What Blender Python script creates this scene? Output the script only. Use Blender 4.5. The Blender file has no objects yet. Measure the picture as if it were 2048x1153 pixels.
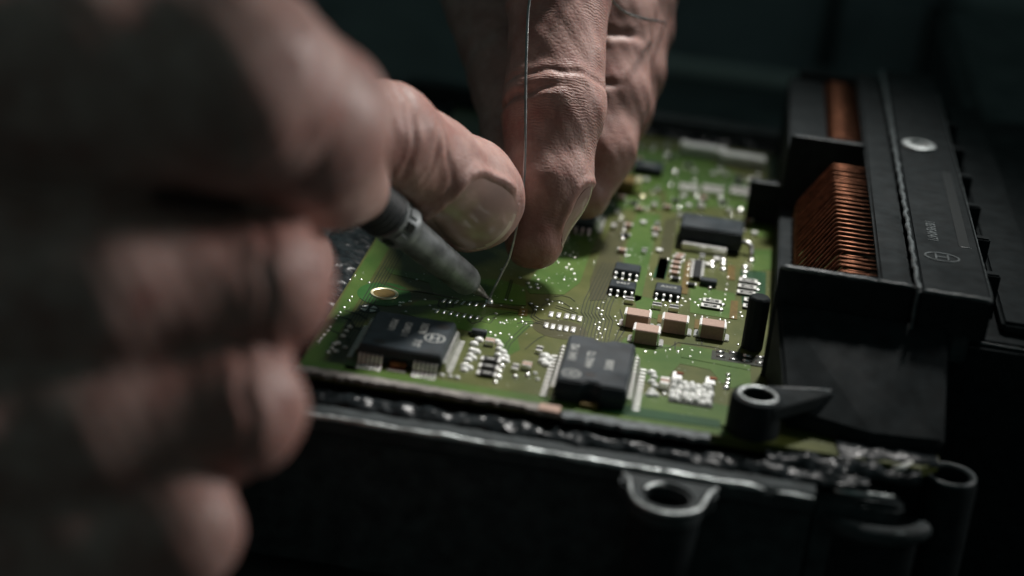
import bpy, bmesh, math, random
import numpy as np
from mathutils import Vector, Matrix, noise

# ---------------------------------------------------------------- camera, world, lamp, exposure
S = 0.001                                   # everything below is written in millimetres
sc = bpy.context.scene
COL = sc.collection
cam_d = bpy.data.cameras.new('camera')
cam = bpy.data.objects.new('camera', cam_d)
COL.objects.link(cam)
CR = [[0.984179, -0.152548, 0.090111], [0.1408, 0.364687, -0.920423], [0.107546, 0.918549, 0.380396]]
CL = (33.344,-299.450,127.169)
mw = Matrix([CR[0] + [CL[0]*S], CR[1] + [CL[1]*S], CR[2] + [CL[2]*S], [0, 0, 0, 1]])
cam.matrix_world = mw
cam_d.sensor_width = 36.0
cam_d.lens = 36.0*3700/2048
cam_d.clip_start = 0.01
cam_d.clip_end = 20
cam_d.dof.use_dof = True
cam_d.dof.focus_distance = 0.326
cam_d.dof.aperture_fstop = 8.2
cam_d.dof.aperture_blades = 0
sc.camera = cam

world = bpy.data.worlds.new('World')
sc.world = world
world.use_nodes = True
bg = world.node_tree.nodes['Background']
bg.inputs['Color'].default_value = (0.62, 1.0, 0.97, 1)
bg.inputs['Strength'].default_value = 0.054

def lamp(name, d, target, dist, energy, color, size, blend, soft):
    d = Vector(d).normalized()
    l_ = bpy.data.lights.new(name, 'SPOT')
    l_.energy = energy; l_.color = color; l_.spot_size = math.radians(size); l_.spot_blend = blend
    l_.shadow_soft_size = soft*S
    o = bpy.data.objects.new(name, l_)
    COL.objects.link(o)
    o.location = (Vector(target)+d*dist)*S
    o.rotation_euler = d.to_track_quat('Z', 'Y').to_euler()
lamp('bench_lamp', (0.20, 0.56, 1.0), (14, 20, 5), 520, 18.0, (1.0, 0.97, 0.93), 20, 1.0, 30)
lamp('side_lamp', (0.82, 0.42, 0.40), (-16, -76, 50), 520, 12.0, (1.0, 0.96, 0.93), 22, 1.0, 80)

sc.view_settings.view_transform = 'Standard'
sc.view_settings.look = 'None'
sc.view_settings.gamma = 1.0
sc.view_settings.exposure = 0.0
sc.render.engine = 'CYCLES'
sc.cycles.use_denoising = True
sc.cycles.max_bounces = 6

rnd = random.Random(7)

# ---------------------------------------------------------------- materials
def new_mat(name):
    m = bpy.data.materials.new(name)
    m.use_nodes = True
    nt = m.node_tree
    return m, nt, nt.nodes['Principled BSDF']

def N(nt, kind, **kw):
    n = nt.nodes.new(kind)
    for k, v in kw.items():
        if k in n.inputs:
            n.inputs[k].default_value = v
        else:
            setattr(n, k, v)
    return n

def coords(nt):
    g = nt.nodes.new('ShaderNodeNewGeometry')
    return g.outputs['Position']

def ramp(nt, src, stops):
    r = nt.nodes.new('ShaderNodeValToRGB')
    e = r.color_ramp.elements
    while len(e) < len(stops):
        e.new(0.5)
    for i, (p, c) in enumerate(stops):
        e[i].position = p
        e[i].color = (*c, 1) if len(c) == 3 else c
    nt.links.new(src, r.inputs['Fac'])
    return r.outputs['Color']

def mat(name, base, rough=0.5, metal=0.0, var=0.15, scale=900, bump=0.0, bscale=3000, bdist=0.00005, spec=0.5, coat=0.0, rvar=0.0):
    m, nt, b = new_mat(name)
    p = coords(nt)
    no = N(nt, 'ShaderNodeTexNoise', Scale=scale, Detail=5.0)
    nt.links.new(p, no.inputs['Vector'])
    lo_ = tuple(max(0, c*(1-var)) for c in base)
    hi_ = tuple(min(1, c*(1+var)) for c in base)
    nt.links.new(ramp(nt, no.outputs['Fac'], [(0.3, lo_), (0.7, hi_)]), b.inputs['Base Color'])
    b.inputs['Roughness'].default_value = rough
    if rvar:
        mr = N(nt, 'ShaderNodeMapRange')
        mr.inputs['From Min'].default_value = 0.3
        mr.inputs['From Max'].default_value = 0.7
        mr.inputs['To Min'].default_value = max(0.03, rough-rvar)
        mr.inputs['To Max'].default_value = min(1, rough+rvar)
        n3 = N(nt, 'ShaderNodeTexNoise', Scale=scale*0.37, Detail=6.0)
        nt.links.new(p, n3.inputs['Vector'])
        nt.links.new(n3.outputs['Fac'], mr.inputs['Value'])
        nt.links.new(mr.outputs['Result'], b.inputs['Roughness'])
    b.inputs['Metallic'].default_value = metal
    b.inputs['Specular IOR Level'].default_value = spec
    b.inputs['Coat Weight'].default_value = coat
    if bump:
        n2 = N(nt, 'ShaderNodeTexNoise', Scale=bscale, Detail=6.0)
        nt.links.new(p, n2.inputs['Vector'])
        bm_ = N(nt, 'ShaderNodeBump', Strength=bump, Distance=bdist)
        nt.links.new(n2.outputs['Fac'], bm_.inputs['Height'])
        nt.links.new(bm_.outputs['Normal'], b.inputs['Normal'])
    return m

def mask_mat(name, c1, c2, scale):
    """solder mask: two tones, fine waviness, specks of dust"""
    m, nt, b = new_mat(name)
    p = coords(nt)
    no = N(nt, 'ShaderNodeTexNoise', Scale=scale, Detail=7.0, Roughness=0.6)
    nt.links.new(p, no.inputs['Vector'])
    col = ramp(nt, no.outputs['Fac'], [(0.36, c1), (0.62, c2)])
    vo = N(nt, 'ShaderNodeTexVoronoi', Scale=620.0, Randomness=1.0)
    nt.links.new(p, vo.inputs['Vector'])
    n5 = N(nt, 'ShaderNodeTexNoise', Scale=60.0, Detail=2.0)
    nt.links.new(p, n5.inputs['Vector'])
    th = N(nt, 'ShaderNodeMath', operation='MULTIPLY')
    th.inputs[1].default_value = 0.13
    nt.links.new(n5.outputs['Fac'], th.inputs[0])
    lt = N(nt, 'ShaderNodeMath', operation='LESS_THAN')
    nt.links.new(vo.outputs['Distance'], lt.inputs[0])
    nt.links.new(th.outputs[0], lt.inputs[1])
    mx = N(nt, 'ShaderNodeMix', data_type='RGBA')
    nt.links.new(lt.outputs[0], mx.inputs['Factor'])
    nt.links.new(col, mx.inputs['A'])
    mx.inputs['B'].default_value = (0.45, 0.47, 0.40, 1)
    nt.links.new(mx.outputs['Result'], b.inputs['Base Color'])
    b.inputs['Roughness'].default_value = 0.34
    n2 = N(nt, 'ShaderNodeTexNoise', Scale=1600.0, Detail=4.0)
    nt.links.new(p, n2.inputs['Vector'])
    bm_ = N(nt, 'ShaderNodeBump', Strength=0.25, Distance=0.00006)
    nt.links.new(n2.outputs['Fac'], bm_.inputs['Height'])
    nt.links.new(bm_.outputs['Normal'], b.inputs['Normal'])
    return m

def skin_mat(name, c_dark, c_light, wr):
    m, nt, b = new_mat(name)
    p = coords(nt)
    n1 = N(nt, 'ShaderNodeTexNoise', Scale=170.0, Detail=8.0, Roughness=0.68)
    nt.links.new(p, n1.inputs['Vector'])
    col = ramp(nt, n1.outputs['Fac'], [(0.30, tuple(c*k for c, k in zip(c_dark, (0.86, 0.66, 0.66)))), (0.44, c_dark), (0.66, c_light)])
    at = N(nt, 'ShaderNodeAttribute', attribute_name='axial')
    red = N(nt, 'ShaderNodeAttribute', attribute_name='ruddy')
    mx = N(nt, 'ShaderNodeMix', data_type='RGBA')
    nt.links.new(red.outputs['Fac'], mx.inputs['Factor'])
    nt.links.new(col, mx.inputs['A'])
    mx.inputs['B'].default_value = (0.32, 0.105, 0.075, 1)
    # pores and transverse skin lines
    n2 = N(nt, 'ShaderNodeTexNoise', Scale=420.0, Detail=4.0)
    nt.links.new(p, n2.inputs['Vector'])
    ds = N(nt, 'ShaderNodeMath', operation='MULTIPLY_ADD')
    nt.links.new(n2.outputs['Fac'], ds.inputs[0])
    ds.inputs[1].default_value = 1.7
    nt.links.new(at.outputs['Fac'], ds.inputs[2])
    mu = N(nt, 'ShaderNodeMath', operation='MULTIPLY')
    nt.links.new(ds.outputs[0], mu.inputs[0])
    mu.inputs[1].default_value = 2*math.pi/0.52
    si = N(nt, 'ShaderNodeMath', operation='SINE')
    nt.links.new(mu.outputs[0], si.inputs[0])
    wm = N(nt, 'ShaderNodeTexNoise', Scale=110.0, Detail=2.0)
    nt.links.new(p, wm.inputs['Vector'])
    wmr = N(nt, 'ShaderNodeMapRange')
    wmr.inputs['From Min'].default_value = 0.44
    wmr.inputs['From Max'].default_value = 0.62
    nt.links.new(wm.outputs['Fac'], wmr.inputs['Value'])
    wv = N(nt, 'ShaderNodeMath', operation='MULTIPLY')
    nt.links.new(si.outputs[0], wv.inputs[0])
    nt.links.new(wmr.outputs['Result'], wv.inputs[1])
    n4 = N(nt, 'ShaderNodeTexVoronoi', Scale=1100.0, feature='DISTANCE_TO_EDGE')
    nt.links.new(p, n4.inputs['Vector'])
    ad = N(nt, 'ShaderNodeMath', operation='MULTIPLY_ADD')
    nt.links.new(wv.outputs[0], ad.inputs[0])
    ad.inputs[1].default_value = wr
    nt.links.new(n4.outputs['Distance'], ad.inputs[2])
    n6 = N(nt, 'ShaderNodeTexNoise', Scale=260.0, Detail=5.0)
    nt.links.new(p, n6.inputs['Vector'])
    ad2 = N(nt, 'ShaderNodeMath', operation='MULTIPLY_ADD')
    nt.links.new(n6.outputs['Fac'], ad2.inputs[0])
    ad2.inputs[1].default_value = 1.6
    nt.links.new(ad.outputs[0], ad2.inputs[2])
    bm_ = N(nt, 'ShaderNodeBump', Strength=0.42, Distance=0.00020)
    nt.links.new(ad2.outputs[0], bm_.inputs['Height'])
    nt.links.new(bm_.outputs['Normal'], b.inputs['Normal'])
    nt.links.new(mx.outputs['Result'], b.inputs['Base Color'])
    b.inputs['Roughness'].default_value = 0.50
    b.inputs['Specular IOR Level'].default_value = 0.45
    b.inputs['Subsurface Weight'].default_value = 0.35
    b.inputs['Subsurface Radius'].default_value = (1.0, 0.35, 0.2)
    b.inputs['Subsurface Scale'].default_value = 0.0016
    return m

M = {}
M['pcb'] = mask_mat('solder_mask_olive', (0.058, 0.074, 0.013), (0.095, 0.104, 0.025), 130)
M['pour'] = mask_mat('solder_mask_green', (0.044, 0.104, 0.012), (0.078, 0.138, 0.023), 100)
M['pour_dark'] = mask_mat('solder_mask_deep_green', (0.008, 0.050, 0.014), (0.012, 0.070, 0.018), 160)
M['ring'] = mask_mat('solder_mask_ring', (0.020, 0.098, 0.014), (0.030, 0.125, 0.020), 160)
M['bus'] = mask_mat('solder_mask_brown', (0.045, 0.046, 0.014), (0.060, 0.058, 0.020), 160)
M['gap'] = mat('solder_mask_gap', (0.010, 0.014, 0.005), 0.4)
M['amber'] = mat('bare_laminate_amber', (0.13, 0.085, 0.018), 0.35, var=0.3)
M['brass'] = mat('tinned_brass', (0.85, 0.80, 0.55), 0.36, 1.0, bump=0.3)
M['mould'] = mat('moulded_epoxy', (0.019, 0.027, 0.033), 0.44, var=0.35, scale=330, spec=0.32, bump=0.25, bscale=5200, bdist=0.00003, rvar=0.14)
M['print'] = mat('laser_marking', (0.36, 0.37, 0.35), 0.7, var=0.3, scale=2500)
M['tin'] = mat('tinned_lead', (0.84, 0.84, 0.82), 0.38, 1.0, bump=0.35, bscale=2600)
M['solder'] = mat('solder', (0.86, 0.86, 0.84), 0.28, 1.0, bump=0.35, bscale=1900, bdist=0.0001)
M['matte_solder'] = mat('grainy_solder', (0.75, 0.75, 0.72), 0.42, 1.0, bump=0.9, bscale=5200, bdist=0.0002)
M['flux'] = mat('white_bead', (0.80, 0.81, 0.78), 0.38, 0.0, bump=0.25, bscale=1500, coat=0.4)
M['cap'] = mat('ceramic_tan', (0.36, 0.235, 0.18), 0.62, var=0.12, scale=2200, bump=0.3, bscale=6000)
M['resin'] = mat('black_resistor', (0.012, 0.013, 0.014), 0.35)
M['white'] = mat('white_print', (0.72, 0.72, 0.68), 0.6)
M['plastic'] = mat('black_plastic', (0.014, 0.018, 0.0195), 0.72, var=0.3, scale=400, spec=0.10, bump=0.3, bscale=2600, bdist=0.00006, rvar=0.12)
M['plastic_edge'] = mat('pale_plastic_edge', (0.10, 0.115, 0.12), 0.40, var=0.5, scale=600, bump=0.4)
M['copper'] = mat('copper_pin', (0.18, 0.076, 0.044), 0.45, 1.0, var=0.5, bump=0.3)
M['paint'] = mat('black_painted_metal', (0.036, 0.044, 0.046), 0.62, 0.0, var=0.4, scale=300, spec=0.20, bump=0.5, bscale=900, bdist=0.0001, rvar=0.12)
M['bright'] = mat('bright_aluminium', (0.42, 0.45, 0.45), 0.42, 0.85, var=0.5, scale=350, bump=0.6, bscale=1400, bdist=0.00015, rvar=0.15)  # pale metal, also carries highlights put in as colour
M['seal'] = mat('black_sealant', (0.014, 0.018, 0.020), 0.30, 0.0, var=0.5, spec=0.16, bump=0.25, bscale=500, bdist=0.0004, rvar=0.12)
M['gasket'] = mat('torn_gasket', (0.20, 0.185, 0.17), 0.75, var=0.35, scale=500, bump=0.7, bscale=900, bdist=0.0003)
M['steel'] = mat('heat_stained_steel', (0.21, 0.225, 0.23), 0.50, 0.55, var=0.6, scale=260, bump=0.45, bscale=900, bdist=0.00012, rvar=0.14)
M['steel_dark'] = mat('dark_grip', (0.022, 0.026, 0.028), 0.6, 0.0, var=0.4, scale=260, bump=0.5, bscale=900, bdist=0.00015)
M['tip'] = mat('tinned_tip', (0.34, 0.32, 0.30), 0.36, 0.9, var=0.5, scale=900, bump=0.5, bscale=1500)
M['wire'] = mat('solder_wire', (0.40, 0.41, 0.41), 0.32, 1.0, var=0.2)
M['bench'] = mat('dark_bench', (0.085, 0.095, 0.095), 0.7, var=0.4, scale=40, bump=0.4, bscale=300, bdist=0.0005)
M['case'] = mat('grey_case', (0.24, 0.265, 0.28), 0.55, var=0.3, scale=30, bump=0.2, bscale=400, bdist=0.0002)
M['skin_a'] = skin_mat('skin_smooth', (0.33, 0.19, 0.165), (0.46, 0.305, 0.27), 0.22)  # plain skin colour, lines weaker than on the other hand
M['skin_b'] = skin_mat('skin_lined', (0.33, 0.19, 0.165), (0.45, 0.29, 0.255), 0.34)
M['nail'] = mat('finger_nail', (0.39, 0.265, 0.23), 0.22, var=0.16, scale=120, bump=0.05, bscale=300, bdist=0.0001, coat=0.5)
M['nail_edge'] = mat('nail_free_edge', (0.56, 0.45, 0.37), 0.32, var=0.14, scale=260)

# ---------------------------------------------------------------- mesh helpers
class MB:
    def __init__(self):
        self.v = []; self.f = []
    def add(self, vs, fs):
        n = len(self.v)
        self.v += [tuple(a) for a in vs]
        self.f += [tuple(i+n for i in q) for q in fs]
        return self
    def box(self, x0, x1, y0, y1, z0, z1):
        return self.add([(x0,y0,z0),(x1,y0,z0),(x1,y1,z0),(x0,y1,z0),(x0,y0,z1),(x1,y0,z1),(x1,y1,z1),(x0,y1,z1)],
                        [(0,3,2,1),(4,5,6,7),(0,1,5,4),(1,2,6,5),(2,3,7,6),(3,0,4,7)])
    def prism(self, pts, z0, z1):
        n = len(pts)
        a = sum(pts[i][0]*pts[(i+1) % n][1]-pts[(i+1) % n][0]*pts[i][1] for i in range(n))
        if a < 0: pts = pts[::-1]
        vs = [(p[0],p[1],z0) for p in pts]+[(p[0],p[1],z1) for p in pts]
        fs = [tuple(range(n-1,-1,-1)), tuple(range(n,2*n))]
        fs += [(i,(i+1) % n,n+(i+1) % n,n+i) for i in range(n)]
        return self.add(vs, fs)
    def lathe(self, prof, o, axis, seg=28, flat=(1, 1)):
        """prof: list of (distance along axis, radius)"""
        o = Vector(o); ax = Vector(axis).normalized()
        u = ax.orthogonal().normalized(); w = ax.cross(u)
        if abs(ax.z) > 0.99: u = Vector((1,0,0)); w = Vector((0,1,0))*(1 if ax.z > 0 else -1)
        vs = []; fs = []
        for (t, r) in prof:
            for k in range(seg):
                a = 2*math.pi*k/seg
                vs.append(o+ax*t+u*(r*math.cos(a)*flat[0])+w*(r*math.sin(a)*flat[1]))
        for i in range(len(prof)-1):
            for k in range(seg):
                k2 = (k+1) % seg
                fs.append((i*seg+k, i*seg+k2, (i+1)*seg+k2, (i+1)*seg+k))
        if prof[0][1] > 1e-6: fs.append(tuple(range(seg-1,-1,-1)))
        if prof[-1][1] > 1e-6: fs.append(tuple((len(prof)-1)*seg+k for k in range(seg)))
        return self.add(vs, fs)
    def tube(self, pts, rad, seg=8):
        pts = [Vector(p) for p in pts]
        vs = []; fs = []
        pu = None
        for i, p in enumerate(pts):
            t = (pts[min(i+1,len(pts)-1)]-pts[max(i-1,0)]).normalized()
            if pu is None: u = t.orthogonal().normalized()
            else: u = (pu-t*pu.dot(t)).normalized()
            pu = u; w = t.cross(u)
            r = rad[i] if isinstance(rad, (list, tuple)) else rad
            for k in range(seg):
                a = 2*math.pi*k/seg
                vs.append(p+u*(r*math.cos(a))+w*(r*math.sin(a)))
        for i in range(len(pts)-1):
            for k in range(seg):
                k2 = (k+1) % seg
                fs.append((i*seg+k, i*seg+k2, (i+1)*seg+k2, (i+1)*seg+k))
        fs.append(tuple(range(seg-1,-1,-1))); fs.append(tuple((len(pts)-1)*seg+k for k in range(seg)))
        return self.add(vs, fs)
    def ribbon(self, pts, w, z, h=0.03):
        """a flat trace: polyline of (x, y), width w, from z up by h"""
        n = len(pts)
        L = []; Rr = []
        for i in range(n):
            a = Vector(pts[max(i-1,0)]).to_2d(); b = Vector(pts[min(i+1,n-1)]).to_2d()
            t = (b-a); t = t.normalized() if t.length > 1e-9 else Vector((1,0))
            nn = Vector((-t.y, t.x))*(w/2)
            L.append((pts[i][0]+nn.x, pts[i][1]+nn.y)); Rr.append((pts[i][0]-nn.x, pts[i][1]-nn.y))
        vs = []; fs = []
        for i in range(n):
            vs += [(*L[i], z+h), (*Rr[i], z+h), (*L[i], z), (*Rr[i], z)]
        for i in range(n-1):
            a = 4*i; b = a+4
            fs += [(a+1,b+1,b,a), (a,b,b+2,a+2), (b+1,a+1,a+3,b+3)]
        return self.add(vs, fs)
    def dome(self, x, y, z, rx, ry, h, seg=10, rings=4):
        vs = []; fs = []
        for i in range(rings):
            t = i/rings*math.pi/2
            for k in range(seg):
                a = 2*math.pi*k/seg
                vs.append((x+rx*math.cos(t)*math.cos(a), y+ry*math.cos(t)*math.sin(a), z+h*math.sin(t)))
        vs.append((x, y, z+h))
        for i in range(rings-1):
            for k in range(seg):
                k2 = (k+1) % seg
                fs.append((i*seg+k, i*seg+k2, (i+1)*seg+k2, (i+1)*seg+k))
        top = rings*seg
        for k in range(seg): fs.append(((rings-1)*seg+k, (rings-1)*seg+(k+1) % seg, top))
        return self.add(vs, fs)
    def ringplate(self, outer, c, r, z0, z1, n=None):
        """plate with a round hole; outer is a list of (x, y) the same length as the hole's circle"""
        n = len(outer)
        inn = []
        for (x, y) in outer:
            a = math.atan2(y-c[1], x-c[0])
            inn.append((c[0]+r*math.cos(a), c[1]+r*math.sin(a)))
        vs = [(x,y,z1) for x,y in outer]+[(x,y,z1) for x,y in inn]+[(x,y,z0) for x,y in outer]+[(x,y,z0) for x,y in inn]
        fs = []
        for i in range(n):
            j = (i+1) % n
            fs += [(i,j,n+j,n+i), (2*n+j,2*n+i,3*n+i,3*n+j), (2*n+i,2*n+j,j,i), (n+i,n+j,3*n+j,3*n+i)]
        return self.add(vs, fs)
    def mesh(self, name, material, bevel=0.0, smooth=False, segs=2):
        me = bpy.data.meshes.new(name)
        bm = bmesh.new()
        vs = [bm.verts.new((a[0]*S, a[1]*S, a[2]*S)) for a in self.v]
        for q in self.f:
            try: bm.faces.new([vs[i] for i in q])
            except ValueError: pass
        bmesh.ops.recalc_face_normals(bm, faces=bm.faces)
        if bevel:
            es = [e for e in bm.edges if len(e.link_faces) == 2 and e.calc_face_angle(0) > 0.6]
            bmesh.ops.bevel(bm, geom=es, offset=bevel*S, segments=segs, affect='EDGES', clamp_overlap=True)
        bm.to_mesh(me); bm.free()
        if smooth:
            me.polygons.foreach_set('use_smooth', [True]*len(me.polygons))
            if smooth == 'angle':
                try: me.set_sharp_from_angle(angle=math.radians(40))
                except Exception: pass
        me.materials.append(material)
        return me
    def build(self, name, material, parent=None, bevel=0.0, smooth=False, segs=2):
        return put(name, self.mesh(name, material, bevel, smooth, segs), parent)

def put(name, me, parent=None, loc=None):
    o = bpy.data.objects.new(name, me)
    COL.objects.link(o)
    if parent: o.parent = parent
    if loc: o.location = Vector(loc)*S
    return o

def thing(name, label, cat, loc=(0,0,0), group=None):
    o = bpy.data.objects.new(name, None)
    o.empty_display_size = 0.01
    COL.objects.link(o)
    tag(o, label, cat, group)
    return o

def tag(o, label, cat, group=None):
    o['label'] = label; o['category'] = cat
    if group: o['group'] = group
    return o

def bxm(name, x0, x1, y0, y1, z0, z1, m, parent, bevel=0.1, segs=2):
    return MB().box(x0,x1,y0,y1,z0,z1).build(name, m, parent, bevel=bevel, segs=segs)

def text(name, s, size, x, y, z, ang, m, parent, depth=0.02, align='CENTER', sx=1.0):
    cu = bpy.data.curves.new(name+'_c', 'FONT')
    cu.body = s; cu.size = size*S; cu.extrude = depth*S; cu.align_x = align; cu.align_y = 'CENTER'
    cu.resolution_u = 2
    cu.offset = 0.012*size*S
    to = bpy.data.objects.new('tmp', cu)
    COL.objects.link(to)
    dg = bpy.context.evaluated_depsgraph_get()
    dg.update()
    me = bpy.data.meshes.new_from_object(to.evaluated_get(dg))
    bpy.data.objects.remove(to); bpy.data.curves.remove(cu)
    me.transform(Matrix.Translation(Vector((x,y,z))*S) @ Matrix.Rotation(ang,4,'Z') @ Matrix.Diagonal((sx,1,1,1)))
    me.materials.clear(); me.materials.append(m)
    return put(name, me, parent)

def emblem(x, y, z, r, m, parent, h=0.03, sq=1.0, ang=0.0):
    """ring with an armature bar pattern, as printed on the parts"""
    mb = MB()
    n = 36
    mb.ringplate([(r*sq*math.cos(2*math.pi*i/n), r*math.sin(2*math.pi*i/n)) for i in range(n)], (0,0), r*0.86, 0, h)
    inner = 0.86*r
    if sq != 1.0:
        mb = MB()
        o_ = [(r*sq*math.cos(2*math.pi*i/n), r*math.sin(2*math.pi*i/n)) for i in range(n)]
        i_ = [(a*0.90, b*0.84) for a, b in o_]
        vs = [(a,b,h) for a,b in o_]+[(a,b,h) for a,b in i_]+[(a,b,0) for a,b in o_]+[(a,b,0) for a,b in i_]
        fs = []
        for i in range(n):
            j = (i+1) % n
            fs += [(i,j,n+j,n+i), (2*n+i,2*n+j,j,i), (n+i,n+j,3*n+j,3*n+i)]
        mb.add(vs, fs)
    w = 0.13*r
    for s in (-1, 1):
        mb.box(s*0.34*r*sq-w/2, s*0.34*r*sq+w/2, -0.62*r, 0.62*r, 0, h*1.1)
    mb.box(-0.34*r*sq+w/2, 0.34*r*sq-w/2, -w*0.6, w*0.6, 0, h*1.05)
    rot = Matrix.Rotation(ang, 3, 'Z')
    mb.v = [tuple(rot @ Vector(p)+Vector((x,y,z))) for p in mb.v]
    return mb.build('emblem', m, parent)

# ---------------------------------------------------------------- the bench and what stands far behind
bench = MB().add([(-900,-700,-34),(900,-700,-34),(900,1300,-34),(-900,1300,-34)], [(0,1,2,3)]).build('workbench', M['bench'])
bench['kind'] = 'structure'

cs = thing('equipment_case', 'blurred dark grey case on the bench behind the hand holding solder', 'case')
MB().box(12, 108, 300, 420, -33.9, 4).build('case_body', M['case'], cs, bevel=4, segs=4)
MB().box(10, 112, 297, 424, 4.2, 9).build('case_lid', M['case'], cs, bevel=2.2, segs=4)
MB().box(13, 107, 294, 299.5, -33.8, -29.5).build('case_foot', M['white'], cs, bevel=1.2, segs=3)
for x in (66, 98): MB().box(x, x+4, 297.6, 299.9, -26, 0).build('case_slot', M['paint'], cs, bevel=0.5)
bk = thing('instrument_box', 'dark box with a pale top rim at the far edge beside the connector', 'box')
MB().box(99, 190, 144, 300, -33.9, 2).build('box_body', M['paint'], bk, bevel=3, segs=3)
MB().box(98, 192, 141, 146, 2.2, 5.0).build('box_rim', M['white'], bk, bevel=1.0, segs=3)

# ---------------------------------------------------------------- housing tray
hs = thing('housing_tray', 'black metal housing tray with worn front lip and mounting ears under the board', 'housing')
prof = [(-46.0,-30),(-46.0,-7),(-48.6,-5.2),(-48.6,-3.4),(-47.6,-2.4),(-44.2,-2.6),(-43.4,-4.0),(-40,-4.0),(-40,-30)]
def wob(x, s, a):
    return a*(math.sin(x*0.31*s+1.3)+0.6*math.sin(x*0.83*s+0.4)+0.4*math.sin(x*1.9*s))
nx = 90
vs = []; fs = []
for i in range(nx+1):
    x = -48+i*(58+48)/nx
    for (y, z) in prof:
        vs.append((x, y+wob(x, 1.0, 0.05), z+wob(x, 1.3, 0.04)))
m_ = len(prof)
for i in range(nx):
    for j in range(m_-1):
        fs.append((i*m_+j, (i+1)*m_+j, (i+1)*m_+j+1, i*m_+j+1))
fs += [tuple(range(m_)), tuple(nx*m_+j for j in range(m_-1,-1,-1))]
MB().add(vs, fs).build('front_wall', M['paint'], hs, smooth='angle')
MB().box(-48, 70, -39.9, 124, -30, -4.1).build('base', M['paint'], hs, bevel=1.0)
MB().box(-48, -40, -39.5, 124, -4.0, 1.2).build('side_wall', M['paint'], hs, bevel=0.8)
MB().box(-39.5, 62, 116, 124, -4.0, 3.0).build('back_wall', M['paint'], hs, bevel=1.2, segs=3)
# the lip's highlight, put into the colour of pale metal strips
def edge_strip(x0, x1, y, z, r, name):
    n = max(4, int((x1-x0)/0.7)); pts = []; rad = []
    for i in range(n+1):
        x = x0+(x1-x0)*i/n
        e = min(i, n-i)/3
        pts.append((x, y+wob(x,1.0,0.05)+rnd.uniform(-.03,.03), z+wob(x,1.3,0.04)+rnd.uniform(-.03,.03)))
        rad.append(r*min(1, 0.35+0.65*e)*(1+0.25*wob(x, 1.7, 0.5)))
    return MB().tube(pts, rad, 8).build(name, M['bright'], hs, smooth=True)
edge_strip(-30, 50.3, -48.15, -2.85, 0.52, 'highlight_strip')
edge_strip(51.8, 57.8, -48.15, -3.0, 0.40, 'highlight_strip')
edge_strip(18, 44, -43.9, -2.5, 0.16, 'highlight_strip')  # second highlight line, painted as a thin pale strip
MB().tube([(-20.5,116.4,3.0),(-17,116.3,3.1),(-13.5,116.4,3.0)], [0.3,0.8,0.3], 8).build('highlight_strip', M['white'], hs, smooth=True)  # bright highlight on the back wall, painted as a white tube
# front ear with its hole
def ear(cx, cy, r, hole, spread, back, z0, z1):
    n = 48; out = []
    for i in range(n):
        a = 2*math.pi*i/n
        c, s = math.cos(a), math.sin(a)
        if s <= 0.25:
            p = (cx+r*c, cy+r*s)
        else:
            t = (back-cy)/s
            x = c*t
            x = max(-spread, min(spread, x))
            p = (cx+x, cy+min(t*s, (back-cy)*(1.0)))
            if abs(c*t) > spread: p = (cx+math.copysign(spread, c)*1.0, cy+(back-cy)*min(1, s/abs(c)*spread/(back-cy)*1.0))
        out.append(p)
    return out
mb = MB()
mb.ringplate(ear(36.0, -54.3, 5.6, 3.3, 7.4, -48.8, -6, -3), (36.0, -54.3), 3.45, -6.2, -3.2)
er = mb.build('mounting_ear', M['paint'], hs, bevel=0.5, segs=3)
mb = MB()
pts = [(36+5.5*math.cos(a), -54.3+5.5*math.sin(a), -3.35) for a in [math.radians(d) for d in range(185, 356, 10)]]
pts = [(28.9,-49.3,-3.3),(30.0,-51.2,-3.3)]+pts+[(42.2,-51.5,-3.3),(43.2,-49.5,-3.3)]
mb.tube(pts, [0.28+0.12*abs(math.sin(i*1.3)) for i in range(len(pts))], 8).build('pale_rim', M['bright'], er, smooth=True)  # pale tube round the ear's outline
MB().tube([(36+3.5*math.cos(a), -54.3+3.5*math.sin(a), -3.3) for a in [math.radians(d) for d in range(100, 171, 10)]], 0.26, 8).build('pale_rim', M['bright'], er, smooth=True)
MB().lathe([(0,5.4),(24,4.6)], (36,-54.3,-6.25), (0,0,-1), 32).build('ear_post', M['plastic'], er, smooth='angle')
# screw boss at the corner
bo = MB().lathe([(0,4.6),(20,4.4),(21,4.1),(21,3.0),(5,2.9)], (79.4,-33.0,-24.0), (0,0,1), 40).build('screw_boss', M['plastic'], hs, smooth='angle')
MB().tube([(79.4+3.7*math.cos(a), -33.0+3.7*math.sin(a), -3.0) for a in [2*math.pi*i/40 for i in range(41)]], 0.42, 8).build('pale_rim', M['plastic_edge'], bo, smooth=True)  # paler ring on top of the boss
# rounded corner flange
cf = MB()
arc = [math.radians(d) for d in range(170, 345, 6)]
cf.tube([(67.5+8.4*math.cos(a), -40.5+6.0*math.sin(a), -8.4) for a in arc], 1.5, 10)
cfo = cf.build('corner_flange', M['paint'], hs, smooth=True)
MB().prism([(67.5+8.0*math.cos(a), -40.5+5.6*math.sin(a)) for a in arc]+[(75.5,-38)], -30.0, -8.6).build('corner_web', M['plastic'], cfo, bevel=0.4)
MB().tube([(67.5+8.9*math.cos(a), -40.5+6.5*math.sin(a), -7.7) for a in [math.radians(d) for d in range(272, 318, 5)]], [0.2,0.4,0.5,0.55,0.6,0.62,0.6,0.5,0.35,0.2], 8).build('pale_rim', M['bright'], cfo, smooth=True)  # rim highlight of the corner, painted with pale tubes here and below
MB().tube([(60.8,-43.2,-6.2),(64.5,-43.6,-6.6),(68.5,-43.0,-6.9),(71.5,-42.0,-7.1)], [0.25,0.5,0.55,0.25], 8).build('pale_rim', M['plastic_edge'], cfo, smooth=True)
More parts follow.
